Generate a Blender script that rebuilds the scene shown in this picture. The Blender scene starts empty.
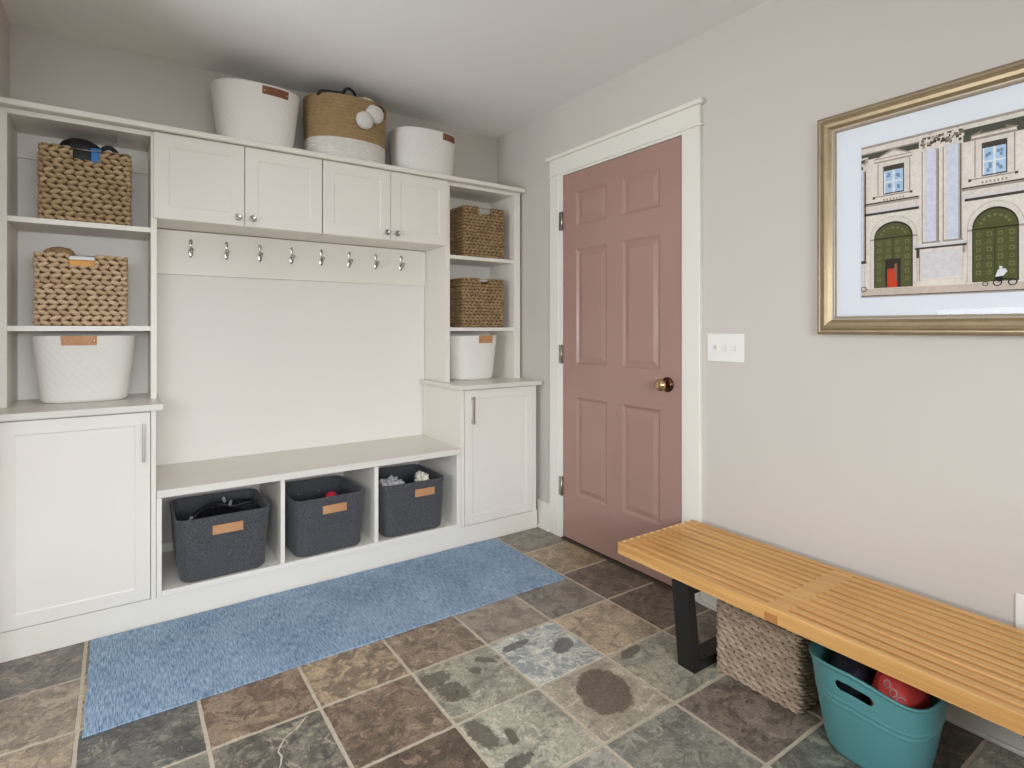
import bpy, bmesh, math, random
from mathutils import Vector, Matrix, noise as mnoise
random.seed(7)
PI = math.pi
scene = bpy.context.scene
COL = scene.collection

# ------------------------------------------------------------------ helpers
def lin(r, g, b, k=1.0):
    def f(c):
        c /= 255.0
        return c / 12.92 if c <= 0.04045 else ((c + 0.055) / 1.055) ** 2.4
    return (f(r) * k, f(g) * k, f(b) * k, 1.0)

class MB:
    """collects geometry for one mesh"""
    def __init__(self):
        self.v = []; self.f = []; self.m = []; self.s = []
    def add(self, verts, faces, mat=0, smooth=False):
        o = len(self.v)
        self.v += [tuple(p) for p in verts]
        for f in faces:
            self.f.append(tuple(i + o for i in f)); self.m.append(mat); self.s.append(smooth)
        return o
    def box(self, x0, x1, y0, y1, z0, z1, bev=0.0012, mat=0):
        if bev <= 0:
            vs = [(x0,y0,z0),(x1,y0,z0),(x1,y1,z0),(x0,y1,z0),(x0,y0,z1),(x1,y0,z1),(x1,y1,z1),(x0,y1,z1)]
            self.add(vs, [(0,3,2,1),(4,5,6,7),(0,1,5,4),(1,2,6,5),(2,3,7,6),(3,0,4,7)], mat); return
        bm = bmesh.new()
        bmesh.ops.create_cube(bm, size=1)
        for v in bm.verts:
            v.co = Vector(((x0+x1)/2 + v.co.x*(x1-x0), (y0+y1)/2 + v.co.y*(y1-y0), (z0+z1)/2 + v.co.z*(z1-z0)))
        b = min(bev, 0.45*min(x1-x0, y1-y0, z1-z0))
        bmesh.ops.bevel(bm, geom=bm.edges[:], offset=b, segments=2, profile=0.5, affect='EDGES')
        self.bm(bm, mat); bm.free()
    def bm(self, bm, mat=0, smooth=False):
        bm.verts.index_update()
        self.add([v.co[:] for v in bm.verts], [[v.index for v in f.verts] for f in bm.faces], mat, smooth)
    def tube(self, pts, r, n=10, mat=0, caps=True, flat=1.0):
        pts = [Vector(p) for p in pts]
        if len(pts) > 3 and not isinstance(r, (list, tuple)):      # round the bends
            q = [pts[0]*2-pts[1]] + pts + [pts[-1]*2-pts[-2]]; out = []
            for i in range(1, len(q)-2):
                for k in range(6):
                    t = k/6; a, b, c, d = q[i-1], q[i], q[i+1], q[i+2]
                    out.append(0.5*((2*b) + (c-a)*t + (2*a-5*b+4*c-d)*t*t + (3*b-a-3*c+d)*t**3))
            pts = out + [pts[-1]]
        rr = r if isinstance(r, (list, tuple)) else [r]*len(pts)
        rings = []; up = None
        for i, p in enumerate(pts):
            t = (pts[min(i+1, len(pts)-1)] - pts[max(i-1, 0)]).normalized()
            if up is None:
                up = Vector((0,0,1)) if abs(t.z) < 0.9 else Vector((1,0,0))
            a = t.cross(up).normalized(); b = a.cross(t).normalized(); up = b
            rings.append([p + (a*math.cos(2*PI*k/n) + b*math.sin(2*PI*k/n)*flat)*rr[i] for k in range(n)])
        vs = [q for ring in rings for q in ring]
        fs = [(i*n+k, i*n+(k+1) % n, (i+1)*n+(k+1) % n, (i+1)*n+k) for i in range(len(pts)-1) for k in range(n)]
        if caps:
            fs += [tuple(range(n))[::-1], tuple((len(pts)-1)*n + k for k in range(n))]
        self.add(vs, fs, mat, True)
    def lathe(self, prof, n=24, origin=(0,0,0), axis='Z', mat=0, smooth=True):
        """prof: list of (radius, height)"""
        vs = []
        for r, h in prof:
            for k in range(n):
                c, s = r*math.cos(2*PI*k/n), r*math.sin(2*PI*k/n)
                p = (c, s, h) if axis == 'Z' else ((h, c, s) if axis == 'X' else (s, h, c))
                vs.append((p[0]+origin[0], p[1]+origin[1], p[2]+origin[2]))
        m = len(prof)
        fs = [(i*n+k, i*n+(k+1) % n, (i+1)*n+(k+1) % n, (i+1)*n+k) for i in range(m-1) for k in range(n)]
        fs += [tuple(range(n))[::-1], tuple((m-1)*n+k for k in range(n))]
        self.add(vs, fs, mat, smooth)

WORLD = {}
def thing(name, label, cat, loc=(0,0,0), rz=0.0, group=None):
    o = bpy.data.objects.new(name, None); COL.objects.link(o)
    o.empty_display_size = 0.05
    o.location = loc; o.rotation_euler = (0, 0, rz)
    tag(o, label, cat, group); WORLD[o] = Vector(loc)
    return o
def tag(o, label, cat=None, group=None):
    o['label'] = label
    if cat: o['category'] = cat
    if group: o['group'] = group
    return o
def build(name, mb, mats, parent=None, origin=None, local=False, fix=True):
    """world-coordinate geometry -> one object; origin subtracted so that its pivot sits at its base"""
    me = bpy.data.meshes.new(name)
    if parent is not None: org = Vector((0,0,0)) if local else WORLD[parent]
    else: org = Vector(origin) if origin else Vector((0,0,0))
    vs = [(p[0]-org[0], p[1]-org[1], p[2]-org[2]) for p in mb.v] if not local else mb.v
    me.from_pydata(vs, [], mb.f)
    if not isinstance(mats, (list, tuple)): mats = [mats]
    for m in mats: me.materials.append(m)
    me.polygons.foreach_set('material_index', mb.m)
    me.polygons.foreach_set('use_smooth', mb.s)
    if fix:
        bm = bmesh.new(); bm.from_mesh(me)
        bmesh.ops.recalc_face_normals(bm, faces=bm.faces[:]); bm.to_mesh(me); bm.free()
    me.update()
    o = bpy.data.objects.new(name, me); COL.objects.link(o)
    if parent is not None:
        o.parent = parent; WORLD[o] = WORLD[parent]
    else:
        if not local: o.location = org
        WORLD[o] = org
    return o
def struct(name, mb, mats, parent=None, **k):
    o = build(name, mb, mats, parent, **k); o['kind'] = 'structure'; return o
def bx(*a, **k):
    m = MB(); m.box(*a, **k); return m
def copy_tree(o, parent=None):
    c = o.copy(); COL.objects.link(c); c.parent = parent
    WORLD[c] = WORLD[o]
    for ch in o.children: copy_tree(ch, c)
    return c

# ------------------------------------------------------------------ materials
def mat(name, color, rough=0.5, metal=0.0, spec=0.5, bump=None, var=None, sheen=0.0, coat=0.0):
    """bump=(scale xyz, strength, distance, detail); var=(scale xyz, color2, lo, hi)"""
    m = bpy.data.materials.new(name); m.use_nodes = True
    nt = m.node_tree; b = nt.nodes['Principled BSDF']
    b.inputs['Base Color'].default_value = color
    b.inputs['Roughness'].default_value = rough
    b.inputs['Metallic'].default_value = metal
    b.inputs['Specular IOR Level'].default_value = spec
    if sheen: b.inputs['Sheen Weight'].default_value = sheen
    if coat: b.inputs['Coat Weight'].default_value = coat
    tc = nt.nodes.new('ShaderNodeTexCoord')
    def noise(scale, detail=4, rough_=0.6, dist=0.0):
        mp = nt.nodes.new('ShaderNodeMapping'); mp.inputs['Scale'].default_value = scale
        nt.links.new(tc.outputs['Object'], mp.inputs['Vector'])
        n = nt.nodes.new('ShaderNodeTexNoise'); n.inputs['Scale'].default_value = 1.0
        n.inputs['Detail'].default_value = detail; n.inputs['Roughness'].default_value = rough_
        n.inputs['Distortion'].default_value = dist
        nt.links.new(mp.outputs[0], n.inputs['Vector']); return n
    if bump:
        n = noise(bump[0], bump[3] if len(bump) > 3 else 3)
        bp = nt.nodes.new('ShaderNodeBump'); bp.inputs['Strength'].default_value = bump[1]; bp.inputs['Distance'].default_value = bump[2]
        nt.links.new(n.outputs['Fac'], bp.inputs['Height']); nt.links.new(bp.outputs[0], b.inputs['Normal'])
    if var:
        n = noise(var[0], 5)
        mr = nt.nodes.new('ShaderNodeMapRange'); mr.inputs['From Min'].default_value = var[2]; mr.inputs['From Max'].default_value = var[3]
        nt.links.new(n.outputs['Fac'], mr.inputs['Value'])
        mx = nt.nodes.new('ShaderNodeMix'); mx.data_type = 'RGBA'
        mx.inputs['A'].default_value = color; mx.inputs['B'].default_value = var[1]
        nt.links.new(mr.outputs[0], mx.inputs['Factor']); nt.links.new(mx.outputs['Result'], b.inputs['Base Color'])
    return m

M = {}
M['wall'] = mat('wall_paint', lin(206,199,191), 0.75, spec=0.25)
M['ceiling'] = mat('ceiling_paint', lin(243,242,239), 0.9, spec=0.1)
M['trim'] = mat('trim_paint', lin(232,228,218), 0.35)
M['cab'] = mat('cabinet_white', lin(234,228,218), 0.38, bump=((220,220,4), 0.10, 0.001, 3))
M['cabd'] = mat('cabinet_door_white', lin(233,227,218), 0.40, bump=((260,60,3.5), 0.22, 0.001, 4))
M['counter'] = mat('countertop_white', lin(226,221,212), 0.30, var=((3,60,60), lin(219,213,204), 0.3, 0.7))
M['panel'] = mat('back_panel_paint', lin(232,226,219), 0.5)
M['door'] = mat('door_dusty_rose', lin(168,133,122), 0.27, var=((2,2,2), lin(164,129,118), 0.35, 0.65))
M['nickel'] = mat('brushed_nickel', lin(178,174,166), 0.34, metal=1.0)
M['pewter'] = mat('pewter', lin(176,172,164), 0.20, metal=1.0)
M['bronze'] = mat('oil_rubbed_bronze', lin(92,66,48), 0.22, metal=1.0)
M['brass'] = mat('aged_brass', lin(196,166,130), 0.2, metal=1.0)
M['plate'] = mat('plastic_white', lin(238,235,230), 0.3)
M['black'] = mat('black_paint', lin(24,23,23), 0.38)
M['dark_sill'] = mat('dark_sill', lin(62,48,38), 0.5)
M['leather'] = mat('tan_leather', lin(198,146,104), 0.5, bump=((300,300,300), 0.3, 0.001, 3), var=((40,40,40), lin(182,130,88), 0.3, 0.7))
M['leather_dark'] = mat('brown_leather', lin(134,84,54), 0.5, bump=((300,300,300), 0.3, 0.001, 3), var=((40,40,40), lin(112,68,44), 0.3, 0.7))
M['tub_white'] = mat('white_felt', lin(231,227,220), 0.85, spec=0.2, bump=((420,420,420), 0.35, 0.0012, 2), sheen=0.2)
M['felt'] = mat('charcoal_felt', lin(92,92,95), 0.95, spec=0.15, bump=((300,300,300), 0.5, 0.002, 4), var=((210,210,210), lin(58,58,61), 0.35, 0.65), sheen=0.15)
M['teal'] = mat('teal_plastic', lin(88,144,146), 0.38, spec=0.4)
M['navy'] = mat('navy_fabric', lin(24,29,42), 0.7)
M['black_fabric'] = mat('black_fabric', lin(22,22,25), 0.6, bump=((200,200,200), 0.3, 0.001, 3))
M['red'] = mat('red_fabric', lin(200,62,58), 0.55)
M['redball'] = mat('red_rubber', lin(214,44,66), 0.35)
M['grey_cloth'] = mat('grey_cloth', lin(180,178,178), 0.9, bump=((300,300,300), 0.5, 0.001, 3))
M['cream'] = mat('cream_cloth', lin(226,222,208), 0.9, bump=((200,200,200), 0.3, 0.001, 3))
M['grey_ink'] = mat('grey_print', lin(176,150,150), 0.6)
M['blue_plastic'] = mat('blue_plastic', lin(26,110,180), 0.3)
M['amber'] = mat('amber_card', lin(222,152,30), 0.45)
M['paper'] = mat('white_card', lin(236,236,234), 0.5)
M['straw_hat'] = mat('woven_straw_tan', lin(176,142,104), 0.8, bump=((160,160,160), 0.8, 0.003, 3), var=((90,90,200), lin(120,92,62), 0.35, 0.65))
M['pompom'] = mat('white_yarn', lin(226,221,214), 0.95, spec=0.1, bump=((220,220,220), 0.9, 0.004, 3))
M['twine'] = mat('dark_twine', lin(66,48,34), 0.8)
M['wood'] = None

def weave_mat(name, c1, c2, c3):
    m = mat(name, c1, 0.72, spec=0.25)
    nt = m.node_tree; b = nt.nodes['Principled BSDF']
    at = nt.nodes.new('ShaderNodeAttribute'); at.attribute_name = 'strand'
    ramp = nt.nodes.new('ShaderNodeValToRGB'); e = ramp.color_ramp.elements
    e[0].position = 0.0; e[0].color = c2; e[1].position = 1.0; e[1].color = c3
    k = ramp.color_ramp.elements.new(0.5); k.color = c1
    tc = nt.nodes.new('ShaderNodeTexCoord')
    n = nt.nodes.new('ShaderNodeTexNoise'); n.inputs['Scale'].default_value = 130; n.inputs['Detail'].default_value = 4
    mp = nt.nodes.new('ShaderNodeMapping'); mp.inputs['Scale'].default_value = (0.35,0.35,2.2)
    nt.links.new(tc.outputs['Object'], mp.inputs[0]); nt.links.new(mp.outputs[0], n.inputs['Vector'])
    ad = nt.nodes.new('ShaderNodeMath'); ad.operation = 'MULTIPLY_ADD'; ad.inputs[1].default_value = 0.9; ad.inputs[2].default_value = -0.45
    nt.links.new(n.outputs['Fac'], ad.inputs[0])
    s = nt.nodes.new('ShaderNodeMath'); s.operation = 'ADD'
    nt.links.new(at.outputs['Fac'], s.inputs[0]); nt.links.new(ad.outputs[0], s.inputs[1])
    nt.links.new(s.outputs[0], ramp.inputs['Fac']); nt.links.new(ramp.outputs['Color'], b.inputs['Base Color'])
    bp = nt.nodes.new('ShaderNodeBump'); bp.inputs['Strength'].default_value = 0.4; bp.inputs['Distance'].default_value = 0.0015
    nt.links.new(n.outputs['Fac'], bp.inputs['Height']); nt.links.new(bp.outputs[0], b.inputs['Normal'])
    return m
M['weave_straw'] = weave_mat('hyacinth_straw', lin(206,180,146), lin(168,138,104), lin(228,206,174))
M['weave_brown'] = weave_mat('hyacinth_brown', lin(182,156,120), lin(142,116,84), lin(206,182,148))
M['weave_dark'] = weave_mat('hyacinth_dark', lin(158,130,94), lin(116,92,62), lin(186,158,118))
M['weave_grey'] = weave_mat('hyacinth_grey', lin(176,154,133), lin(134,114,95), lin(206,186,166))
M['rope_straw'] = weave_mat('rope_straw', lin(160,134,96), lin(140,114,78), lin(176,150,112))
M['rope_white'] = weave_mat('rope_white', lin(222,217,210), lin(206,200,192), lin(236,232,226))

def wood_mat():
    m = mat('honey_maple', lin(214,158,92), 0.38)
    nt = m.node_tree; b = nt.nodes['Principled BSDF']
    tc = nt.nodes.new('ShaderNodeTexCoord')
    mp = nt.nodes.new('ShaderNodeMapping'); mp.inputs['Scale'].default_value = (55, 2.2, 55)
    n = nt.nodes.new('ShaderNodeTexNoise'); n.inputs['Scale'].default_value = 1; n.inputs['Detail'].default_value = 5; n.inputs['Distortion'].default_value = 0.4
    nt.links.new(tc.outputs['Object'], mp.inputs[0]); nt.links.new(mp.outputs[0], n.inputs['Vector'])
    r = nt.nodes.new('ShaderNodeValToRGB'); e = r.color_ramp.elements
    e[0].position = 0.3; e[0].color = lin(194,141,80); e[1].position = 0.7; e[1].color = lin(224,173,106)
    nt.links.new(n.outputs['Fac'], r.inputs[0]); nt.links.new(r.outputs[0], b.inputs['Base Color'])
    return m
M['wood'] = wood_mat()
M['wood_end'] = mat('maple_end_grain', lin(190,128,70), 0.5, var=((80,80,80), lin(172,112,58), 0.3, 0.7))
M['wood_joint'] = mat('maple_joint_pale', lin(250,216,150), 0.45)

def gold_mat():
    m = mat('champagne_gold', lin(168,148,118), 0.40, metal=0.6, bump=((60,60,60), 0.05, 0.001, 3), var=((14,14,14), lin(150,130,100), 0.3, 0.7))
    return m
M['gold'] = gold_mat()
M['silver_lip'] = mat('frame_silver_lip', lin(180,168,150), 0.5, metal=0.5)
M['mat_board'] = mat('mat_board', lin(236,238,244), 0.85, spec=0.1)

def glass_mat():
    m = bpy.data.materials.new('picture_glass'); m.use_nodes = True
    nt = m.node_tree; nt.nodes.remove(nt.nodes['Principled BSDF'])
    t = nt.nodes.new('ShaderNodeBsdfTransparent'); g = nt.nodes.new('ShaderNodeBsdfGlossy'); g.inputs['Roughness'].default_value = 0.02
    fr = nt.nodes.new('ShaderNodeFresnel'); fr.inputs['IOR'].default_value = 1.22
    mx = nt.nodes.new('ShaderNodeMixShader')
    nt.links.new(fr.outputs[0], mx.inputs[0]); nt.links.new(t.outputs[0], mx.inputs[1]); nt.links.new(g.outputs[0], mx.inputs[2])
    nt.links.new(mx.outputs[0], nt.nodes['Material Output'].inputs['Surface'])
    return m
M['glass'] = glass_mat()

def runner_mat():
    m = mat('blue_runner', lin(112,146,184), 0.95, spec=0.1)
    nt = m.node_tree; b = nt.nodes['Principled BSDF']
    tc = nt.nodes.new('ShaderNodeTexCoord')
    def nz(sc, det):
        mp = nt.nodes.new('ShaderNodeMapping'); mp.inputs['Scale'].default_value = sc
        n = nt.nodes.new('ShaderNodeTexNoise'); n.inputs['Scale'].default_value = 1; n.inputs['Detail'].default_value = det; n.inputs['Roughness'].default_value = 0.65
        nt.links.new(tc.outputs['Object'], mp.inputs[0]); nt.links.new(mp.outputs[0], n.inputs['Vector']); return n
    a = nz((250, 26, 1), 4); c = nz((5, 3, 1), 3)
    r = nt.nodes.new('ShaderNodeValToRGB'); e = r.color_ramp.elements
    e[0].position = 0.30; e[0].color = lin(82,110,142); e[1].position = 0.66; e[1].color = lin(174,194,214)
    ad = nt.nodes.new('ShaderNodeMath'); ad.operation = 'MULTIPLY_ADD'; ad.inputs[1].default_value = 0.30; 
    nt.links.new(c.outputs['Fac'], ad.inputs[0])
    sb = nt.nodes.new('ShaderNodeMath'); sb.operation = 'SUBTRACT'; sb.inputs[1].default_value = 0.15
    nt.links.new(a.outputs['Fac'], sb.inputs[0]); nt.links.new(sb.outputs[0], ad.inputs[2])
    nt.links.new(ad.outputs[0], r.inputs[0]); nt.links.new(r.outputs[0], b.inputs['Base Color'])
    bp = nt.nodes.new('ShaderNodeBump'); bp.inputs['Strength'].default_value = 0.7; bp.inputs['Distance'].default_value = 0.003
    nt.links.new(a.outputs['Fac'], bp.inputs['Height']); nt.links.new(bp.outputs[0], b.inputs['Normal'])
    return m
M['runner'] = runner_mat()
M['grout'] = mat('grout', lin(204,192,174), 0.85, var=((60,60,60), lin(184,170,150), 0.3, 0.7))

BLOTCH = [  # x, y, rx, ry, rot, colour: stains in the slate
    (1.285, 1.325, 0.082, 0.108, -0.5, lin(92,82,72)),
    (0.885, 1.600, 0.040, 0.055, 0.3, lin(84,78,68)),
    (0.860, 1.690, 0.060, 0.035, 0.0, lin(92,84,72)),
    (1.060, 1.690, 0.016, 0.040, 0.8, lin(92,86,76)),
    (1.000, 1.655, 0.018, 0.020, 0.0, lin(92,86,76)),
    (0.858, 1.385, 0.030, 0.070, 0.15, lin(88,80,70)),
    (0.925, 1.330, 0.014, 0.034, -0.2, lin(88,80,70)),
    (0.872, 1.235, 0.060, 0.022, 0.2, lin(80,80,74)),
    (1.345, 1.600, 0.050, 0.032, 0.5, lin(84,88,90)),
    (1.200, 1.700, 0.060, 0.018, 0.1, lin(88,90,88)),
    (1.520, 1.430, 0.060, 0.020, 0.2, lin(92,90,82)),
]
def slate_mat():
    m = bpy.data.materials.new('slate_tile'); m.use_nodes = True
    nt = m.node_tree; b = nt.nodes['Principled BSDF']; L = nt.links.new
    geo = nt.nodes.new('ShaderNodeNewGeometry')
    def attr(n):
        a = nt.nodes.new('ShaderNodeAttribute'); a.attribute_name = n; return a
    c1, c2, c3, sd = attr('c1'), attr('c2'), attr('c3'), attr('seed')
    pos = nt.nodes.new('ShaderNodeVectorMath'); pos.operation = 'ADD'
    L(geo.outputs['Position'], pos.inputs[0]); L(sd.outputs['Vector'], pos.inputs[1])
    def nz(scale, det, rough=0.6, dist=0.0, src=None, stretch=None):
        n = nt.nodes.new('ShaderNodeTexNoise'); n.inputs['Scale'].default_value = scale; n.inputs['Detail'].default_value = det
        n.inputs['Roughness'].default_value = rough; n.inputs['Distortion'].default_value = dist
        s = src or pos.outputs[0]
        if stretch:
            mp = nt.nodes.new('ShaderNodeMapping'); mp.inputs['Scale'].default_value = stretch; mp.inputs['Rotation'].default_value = (0,0,0.5)
            L(s, mp.inputs[0]); s = mp.outputs[0]
        L(s, n.inputs['Vector']); return n
    def rng(v, a, c, t0=0.0, t1=1.0):
        r = nt.nodes.new('ShaderNodeMapRange'); r.inputs[1].default_value = a; r.inputs[2].default_value = c; r.inputs[3].default_value = t0; r.inputs[4].default_value = t1
        L(v, r.inputs[0]); return r.outputs[0]
    def mix(f, A, B, mode='MIX'):
        x = nt.nodes.new('ShaderNodeMix'); x.data_type = 'RGBA'; x.blend_type = mode
        if isinstance(f, float): x.inputs['Factor'].default_value = f
        else: L(f, x.inputs['Factor'])
        for k, q in (('A', A), ('B', B)):
            if isinstance(q, tuple): x.inputs[k].default_value = q
            else: L(q, x.inputs[k])
        return x.outputs['Result']
    big = nz(6.5, 7, 0.60, 1.4); big2 = nz(11, 8, 0.66, 1.8); mid = nz(26, 8, 0.72, 0.9); fine = nz(120, 6, 0.75)
    grain = nz(40, 7, 0.72, 1.2, stretch=(1.0, 0.30, 1.0))
    dark = mix(1.0, c2.outputs['Color'], (0.62,0.62,0.62,1), 'MULTIPLY')
    col = mix(rng(big.outputs['Fac'], 0.47, 0.53), c1.outputs['Color'], c2.outputs['Color'])
    col = mix(rng(big2.outputs['Fac'], 0.555, 0.585, 0, 0.75), col, dark)
    col = mix(rng(big2.outputs['Fac'], 0.43, 0.40, 0, 0.75), col, c3.outputs['Color'])
    col = mix(rng(mid.outputs['Fac'], 0.54, 0.66, 0, 0.7), col, c3.outputs['Color'])
    col = mix(rng(grain.outputs['Fac'], 0.56, 0.66, 0, 0.6), col, dark)
    col = mix(rng(grain.outputs['Fac'], 0.40, 0.32, 0, 0.4), col, lin(176,160,136))
    # pale ridge veins
    vn = nz(9, 5, 0.6, 1.5)
    ab = nt.nodes.new('ShaderNodeMath'); ab.operation = 'SUBTRACT'; ab.inputs[1].default_value = 0.3; L(vn.outputs['Fac'], ab.inputs[0])
    aa = nt.nodes.new('ShaderNodeMath'); aa.operation = 'ABSOLUTE'; L(ab.outputs[0], aa.inputs[0])
    col = mix(rng(aa.outputs[0], 0.010, 0.002, 0, 0.35), col, lin(196,184,164))
    # stains with their own shape
    warp = nz(34, 8, 0.78, 0.0, src=geo.outputs['Position'])
    warp2 = nz(85, 6, 0.75, 0.0, src=geo.outputs['Position'])
    for (x, y, rx, ry, rot, bc) in BLOTCH:
        mp = nt.nodes.new('ShaderNodeMapping'); mp.vector_type = 'TEXTURE'
        mp.inputs['Location'].default_value = (x, y, 0); mp.inputs['Rotation'].default_value = (0,0,rot); mp.inputs['Scale'].default_value = (rx, ry, 1)
        L(geo.outputs['Position'], mp.inputs[0])
        ln = nt.nodes.new('ShaderNodeVectorMath'); ln.operation = 'LENGTH'; L(mp.outputs[0], ln.inputs[0])
        w0 = nt.nodes.new('ShaderNodeMath'); w0.operation = 'MULTIPLY_ADD'; w0.inputs[1].default_value = (0.35 if rx > 0.07 else 1.3); L(warp2.outputs['Fac'], w0.inputs[0]); L(ln.outputs['Value'], w0.inputs[2])
        w = nt.nodes.new('ShaderNodeMath'); w.operation = 'MULTIPLY_ADD'; w.inputs[1].default_value = (0.7 if rx > 0.07 else 1.9); L(warp.outputs['Fac'], w.inputs[0]); L(w0.outputs[0], w.inputs[2])
        k = 0.525 if rx > 0.07 else 1.6
        edge = rng(w.outputs[0], 1.10+k, 1.02+k, 0, 0.8)
        rim = rng(w.outputs[0], 1.22+k, 1.12+k, 0, 0.35)
        col = mix(rim, col, lin(172,156,134)); col = mix(edge, col, bc)
    # one jagged pale crack
    mul = mix(1.0, col, mix(rng(fine.outputs['Fac'], 0.3, 0.7), (0.60,0.60,0.60,1), (1.36,1.36,1.36,1)), 'MULTIPLY')
    L(mul, b.inputs['Base Color'])
    L(rng(mid.outputs['Fac'], 0.3, 0.7, 0.24, 0.46), b.inputs['Roughness'])
    b.inputs['Specular IOR Level'].default_value = 0.45
    st = nt.nodes.new('ShaderNodeMath'); st.operation = 'SNAP'; st.inputs[1].default_value = 0.085; L(big2.outputs['Fac'], st.inputs[0])
    h = nt.nodes.new('ShaderNodeMath'); h.operation = 'ADD'; L(st.outputs[0], h.inputs[0])
    h2 = nt.nodes.new('ShaderNodeMath'); h2.operation = 'MULTIPLY'; h2.inputs[1].default_value = 0.5; L(mid.outputs['Fac'], h2.inputs[0]); L(h2.outputs[0], h.inputs[1])
    bp = nt.nodes.new('ShaderNodeBump'); bp.inputs['Strength'].default_value = 0.55; bp.inputs['Distance'].default_value = 0.012
    L(h.outputs[0], bp.inputs['Height']); L(bp.outputs[0], b.inputs['Normal'])
    return m
M['slate'] = slate_mat()
M['crack'] = mat('quartz_vein', lin(206,196,178), 0.5)

# ------------------------------------------------------------------ room shell
XR, YB, XL, CEIL = 2.05, 3.11, -0.372, 2.432
XF, YF = -2.2, -1.1          # far left wall and the wall behind the camera
YS = 2.25                    # where the short left wall ends

# floor: slate tiles on a grout bed, one mesh
def slate_tone(c):
    r, g, b, a = lin(*c, 1.95); l = 0.3*r + 0.59*g + 0.11*b
    return (r + (l-r)*0.2, g + (l-g)*0.2, b + (l-b)*0.2, a)
def make_floor():
    mb = MB()
    mb.add([(XF,YF,-0.0018),(XR+0.05,YF,-0.0018),(XR+0.05,YB+0.05,-0.0018),(XF,YB+0.05,-0.0018)], [(0,1,2,3)], 0)
    mb.add([(XF,YF,-0.05),(XR+0.05,YF,-0.05),(XR+0.05,YB+0.05,-0.05),(XF,YB+0.05,-0.05)], [(3,2,1,0)], 0)
    P = 0.305; g = 0.0042
    T = {}   # known tiles: base, second, flecks
    T[(0,2)] = ((84,82,74),(66,64,60),(120,114,98)); T[(1,2)] = ((118,97,76),(94,74,57),(138,112,86))
    T[(2,2)] = ((134,112,84),(104,86,68),(156,132,100)); T[(3,2)] = ((112,94,76),(92,76,60),(142,122,98))
    T[(4,2)] = ((122,108,94),(110,96,82),(132,118,102)); T[(5,2)] = ((104,96,86),(88,80,70),(124,114,102)); T[(6,2)] = ((92,80,68),(78,66,56),(116,100,84))
    T[(1,1)] = ((98,92,80),(74,68,60),(136,124,104)); T[(2,1)] = ((104,84,66),(82,66,52),(132,110,88))
    T[(3,1)] = ((128,122,104),(112,106,92),(150,144,124)); T[(4,1)] = ((146,146,136),(116,120,118),(172,170,158))
    T[(5,1)] = ((142,124,98),(120,106,86),(162,136,106)); T[(6,1)] = ((90,78,66),(74,64,54),(112,98,82))
    T[(1,0)] = ((116,92,66),(92,72,54),(140,112,84)); T[(2,0)] = ((86,70,54),(70,56,44),(118,96,74)); T[(3,0)] = ((136,132,114),(120,116,102),(160,152,134))
    T[(4,0)] = ((140,128,108),(124,116,100),(156,146,126)); T[(5,0)] = ((132,124,106),(116,112,98),(150,140,120)); T[(6,0)] = ((104,90,74),(86,74,60),(124,110,92))
    T[(3,-1)] = ((130,126,116),(112,108,100),(150,144,134)); T[(4,-1)] = ((112,109,98),(96,94,85),(132,127,113)); T[(5,-1)] = ((104,92,80),(84,74,64),(124,110,96)); T[(6,-1)] = ((98,86,74),(82,72,62),(116,104,90))
    T[(5,-2)] = ((98,98,86),(78,78,70),(120,118,102)); T[(6,-2)] = ((80,70,60),(66,58,50),(100,90,78)); T[(4,-2)] = ((112,104,90),(94,86,74),(132,122,106))
    T[(-1,2)] = ((130,112,90),(112,97,79),(148,128,102)); T[(-1,3)] = ((126,111,93),(108,95,80),(142,126,106)); T[(-1,4)] = ((104,96,88),(84,78,72),(136,118,98))
    T[(5,4)] = ((104,98,86),(88,84,76),(120,112,98)); T[(6,4)] = ((106,98,86),(90,84,74),(122,114,100)); T[(6,3)] = ((132,114,84),(114,98,74),(146,128,98)); T[(5,3)] = ((126,108,82),(108,92,72),(140,122,96))
    PAL = [T[k] for k in T]
    rnd = random.Random(11)
    info = []
    for i in range(-9, 8):
        for j in range(-13, 7):
            x0, y0 = -0.10 + P*i + g, 1.155 + P*j + g
            x1, y1 = x0 + P - 2*g, y0 + P - 2*g
            x1 = min(x1, XR+0.04); y1 = min(y1, YB+0.04)
            if x1 - x0 < 0.01 or y1 - y0 < 0.01: continue
            c = 0.0022; n = 10
            loop = []      # slightly wavy cleft edge
            per = [(x0 + (x1-x0)*k/n, y0, 0, -1) for k in range(n)] + [(x1, y0 + (y1-y0)*k/n, 1, 0) for k in range(n)] + \
                  [(x1 - (x1-x0)*k/n, y1, 0, 1) for k in range(n)] + [(x0, y1 - (y1-y0)*k/n, -1, 0) for k in range(n)]
            for (px, py, nx, ny) in per:
                w = rnd.uniform(-0.0011, 0.0004)
                loop.append((px + nx*w, py + ny*w))
            cx, cy = (x0+x1)/2, (y0+y1)/2
            vs = [(p[0], p[1], -0.003) for p in loop] + [(cx + (p[0]-cx)*(1-c/0.15), cy + (p[1]-cy)*(1-c/0.15), 0.0) for p in loop]
            m = len(loop)
            fs = [(k, (k+1) % m, m+(k+1) % m, m+k) for k in range(m)] + [tuple(m+k for k in range(m))]
            f0 = len(mb.f)
            mb.add(vs, fs, 1)
            cols = T.get((i, j)) or rnd.choice(PAL)
            info.append((f0, len(mb.f), cols, (rnd.uniform(0,40), rnd.uniform(0,40), rnd.uniform(0,40))))
    # pale quartz vein across one tile
    vein = [(0.462,1.752),(0.448,1.735),(0.424,1.712),(0.405,1.704),(0.386,1.690),(0.372,1.668),(0.361,1.650),(0.365,1.625),(0.357,1.598),(0.342,1.570)]
    w = [0.001,0.004,0.0025,0.003,0.0022,0.003,0.002,0.0028,0.002,0.0008]
    vs = []
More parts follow.
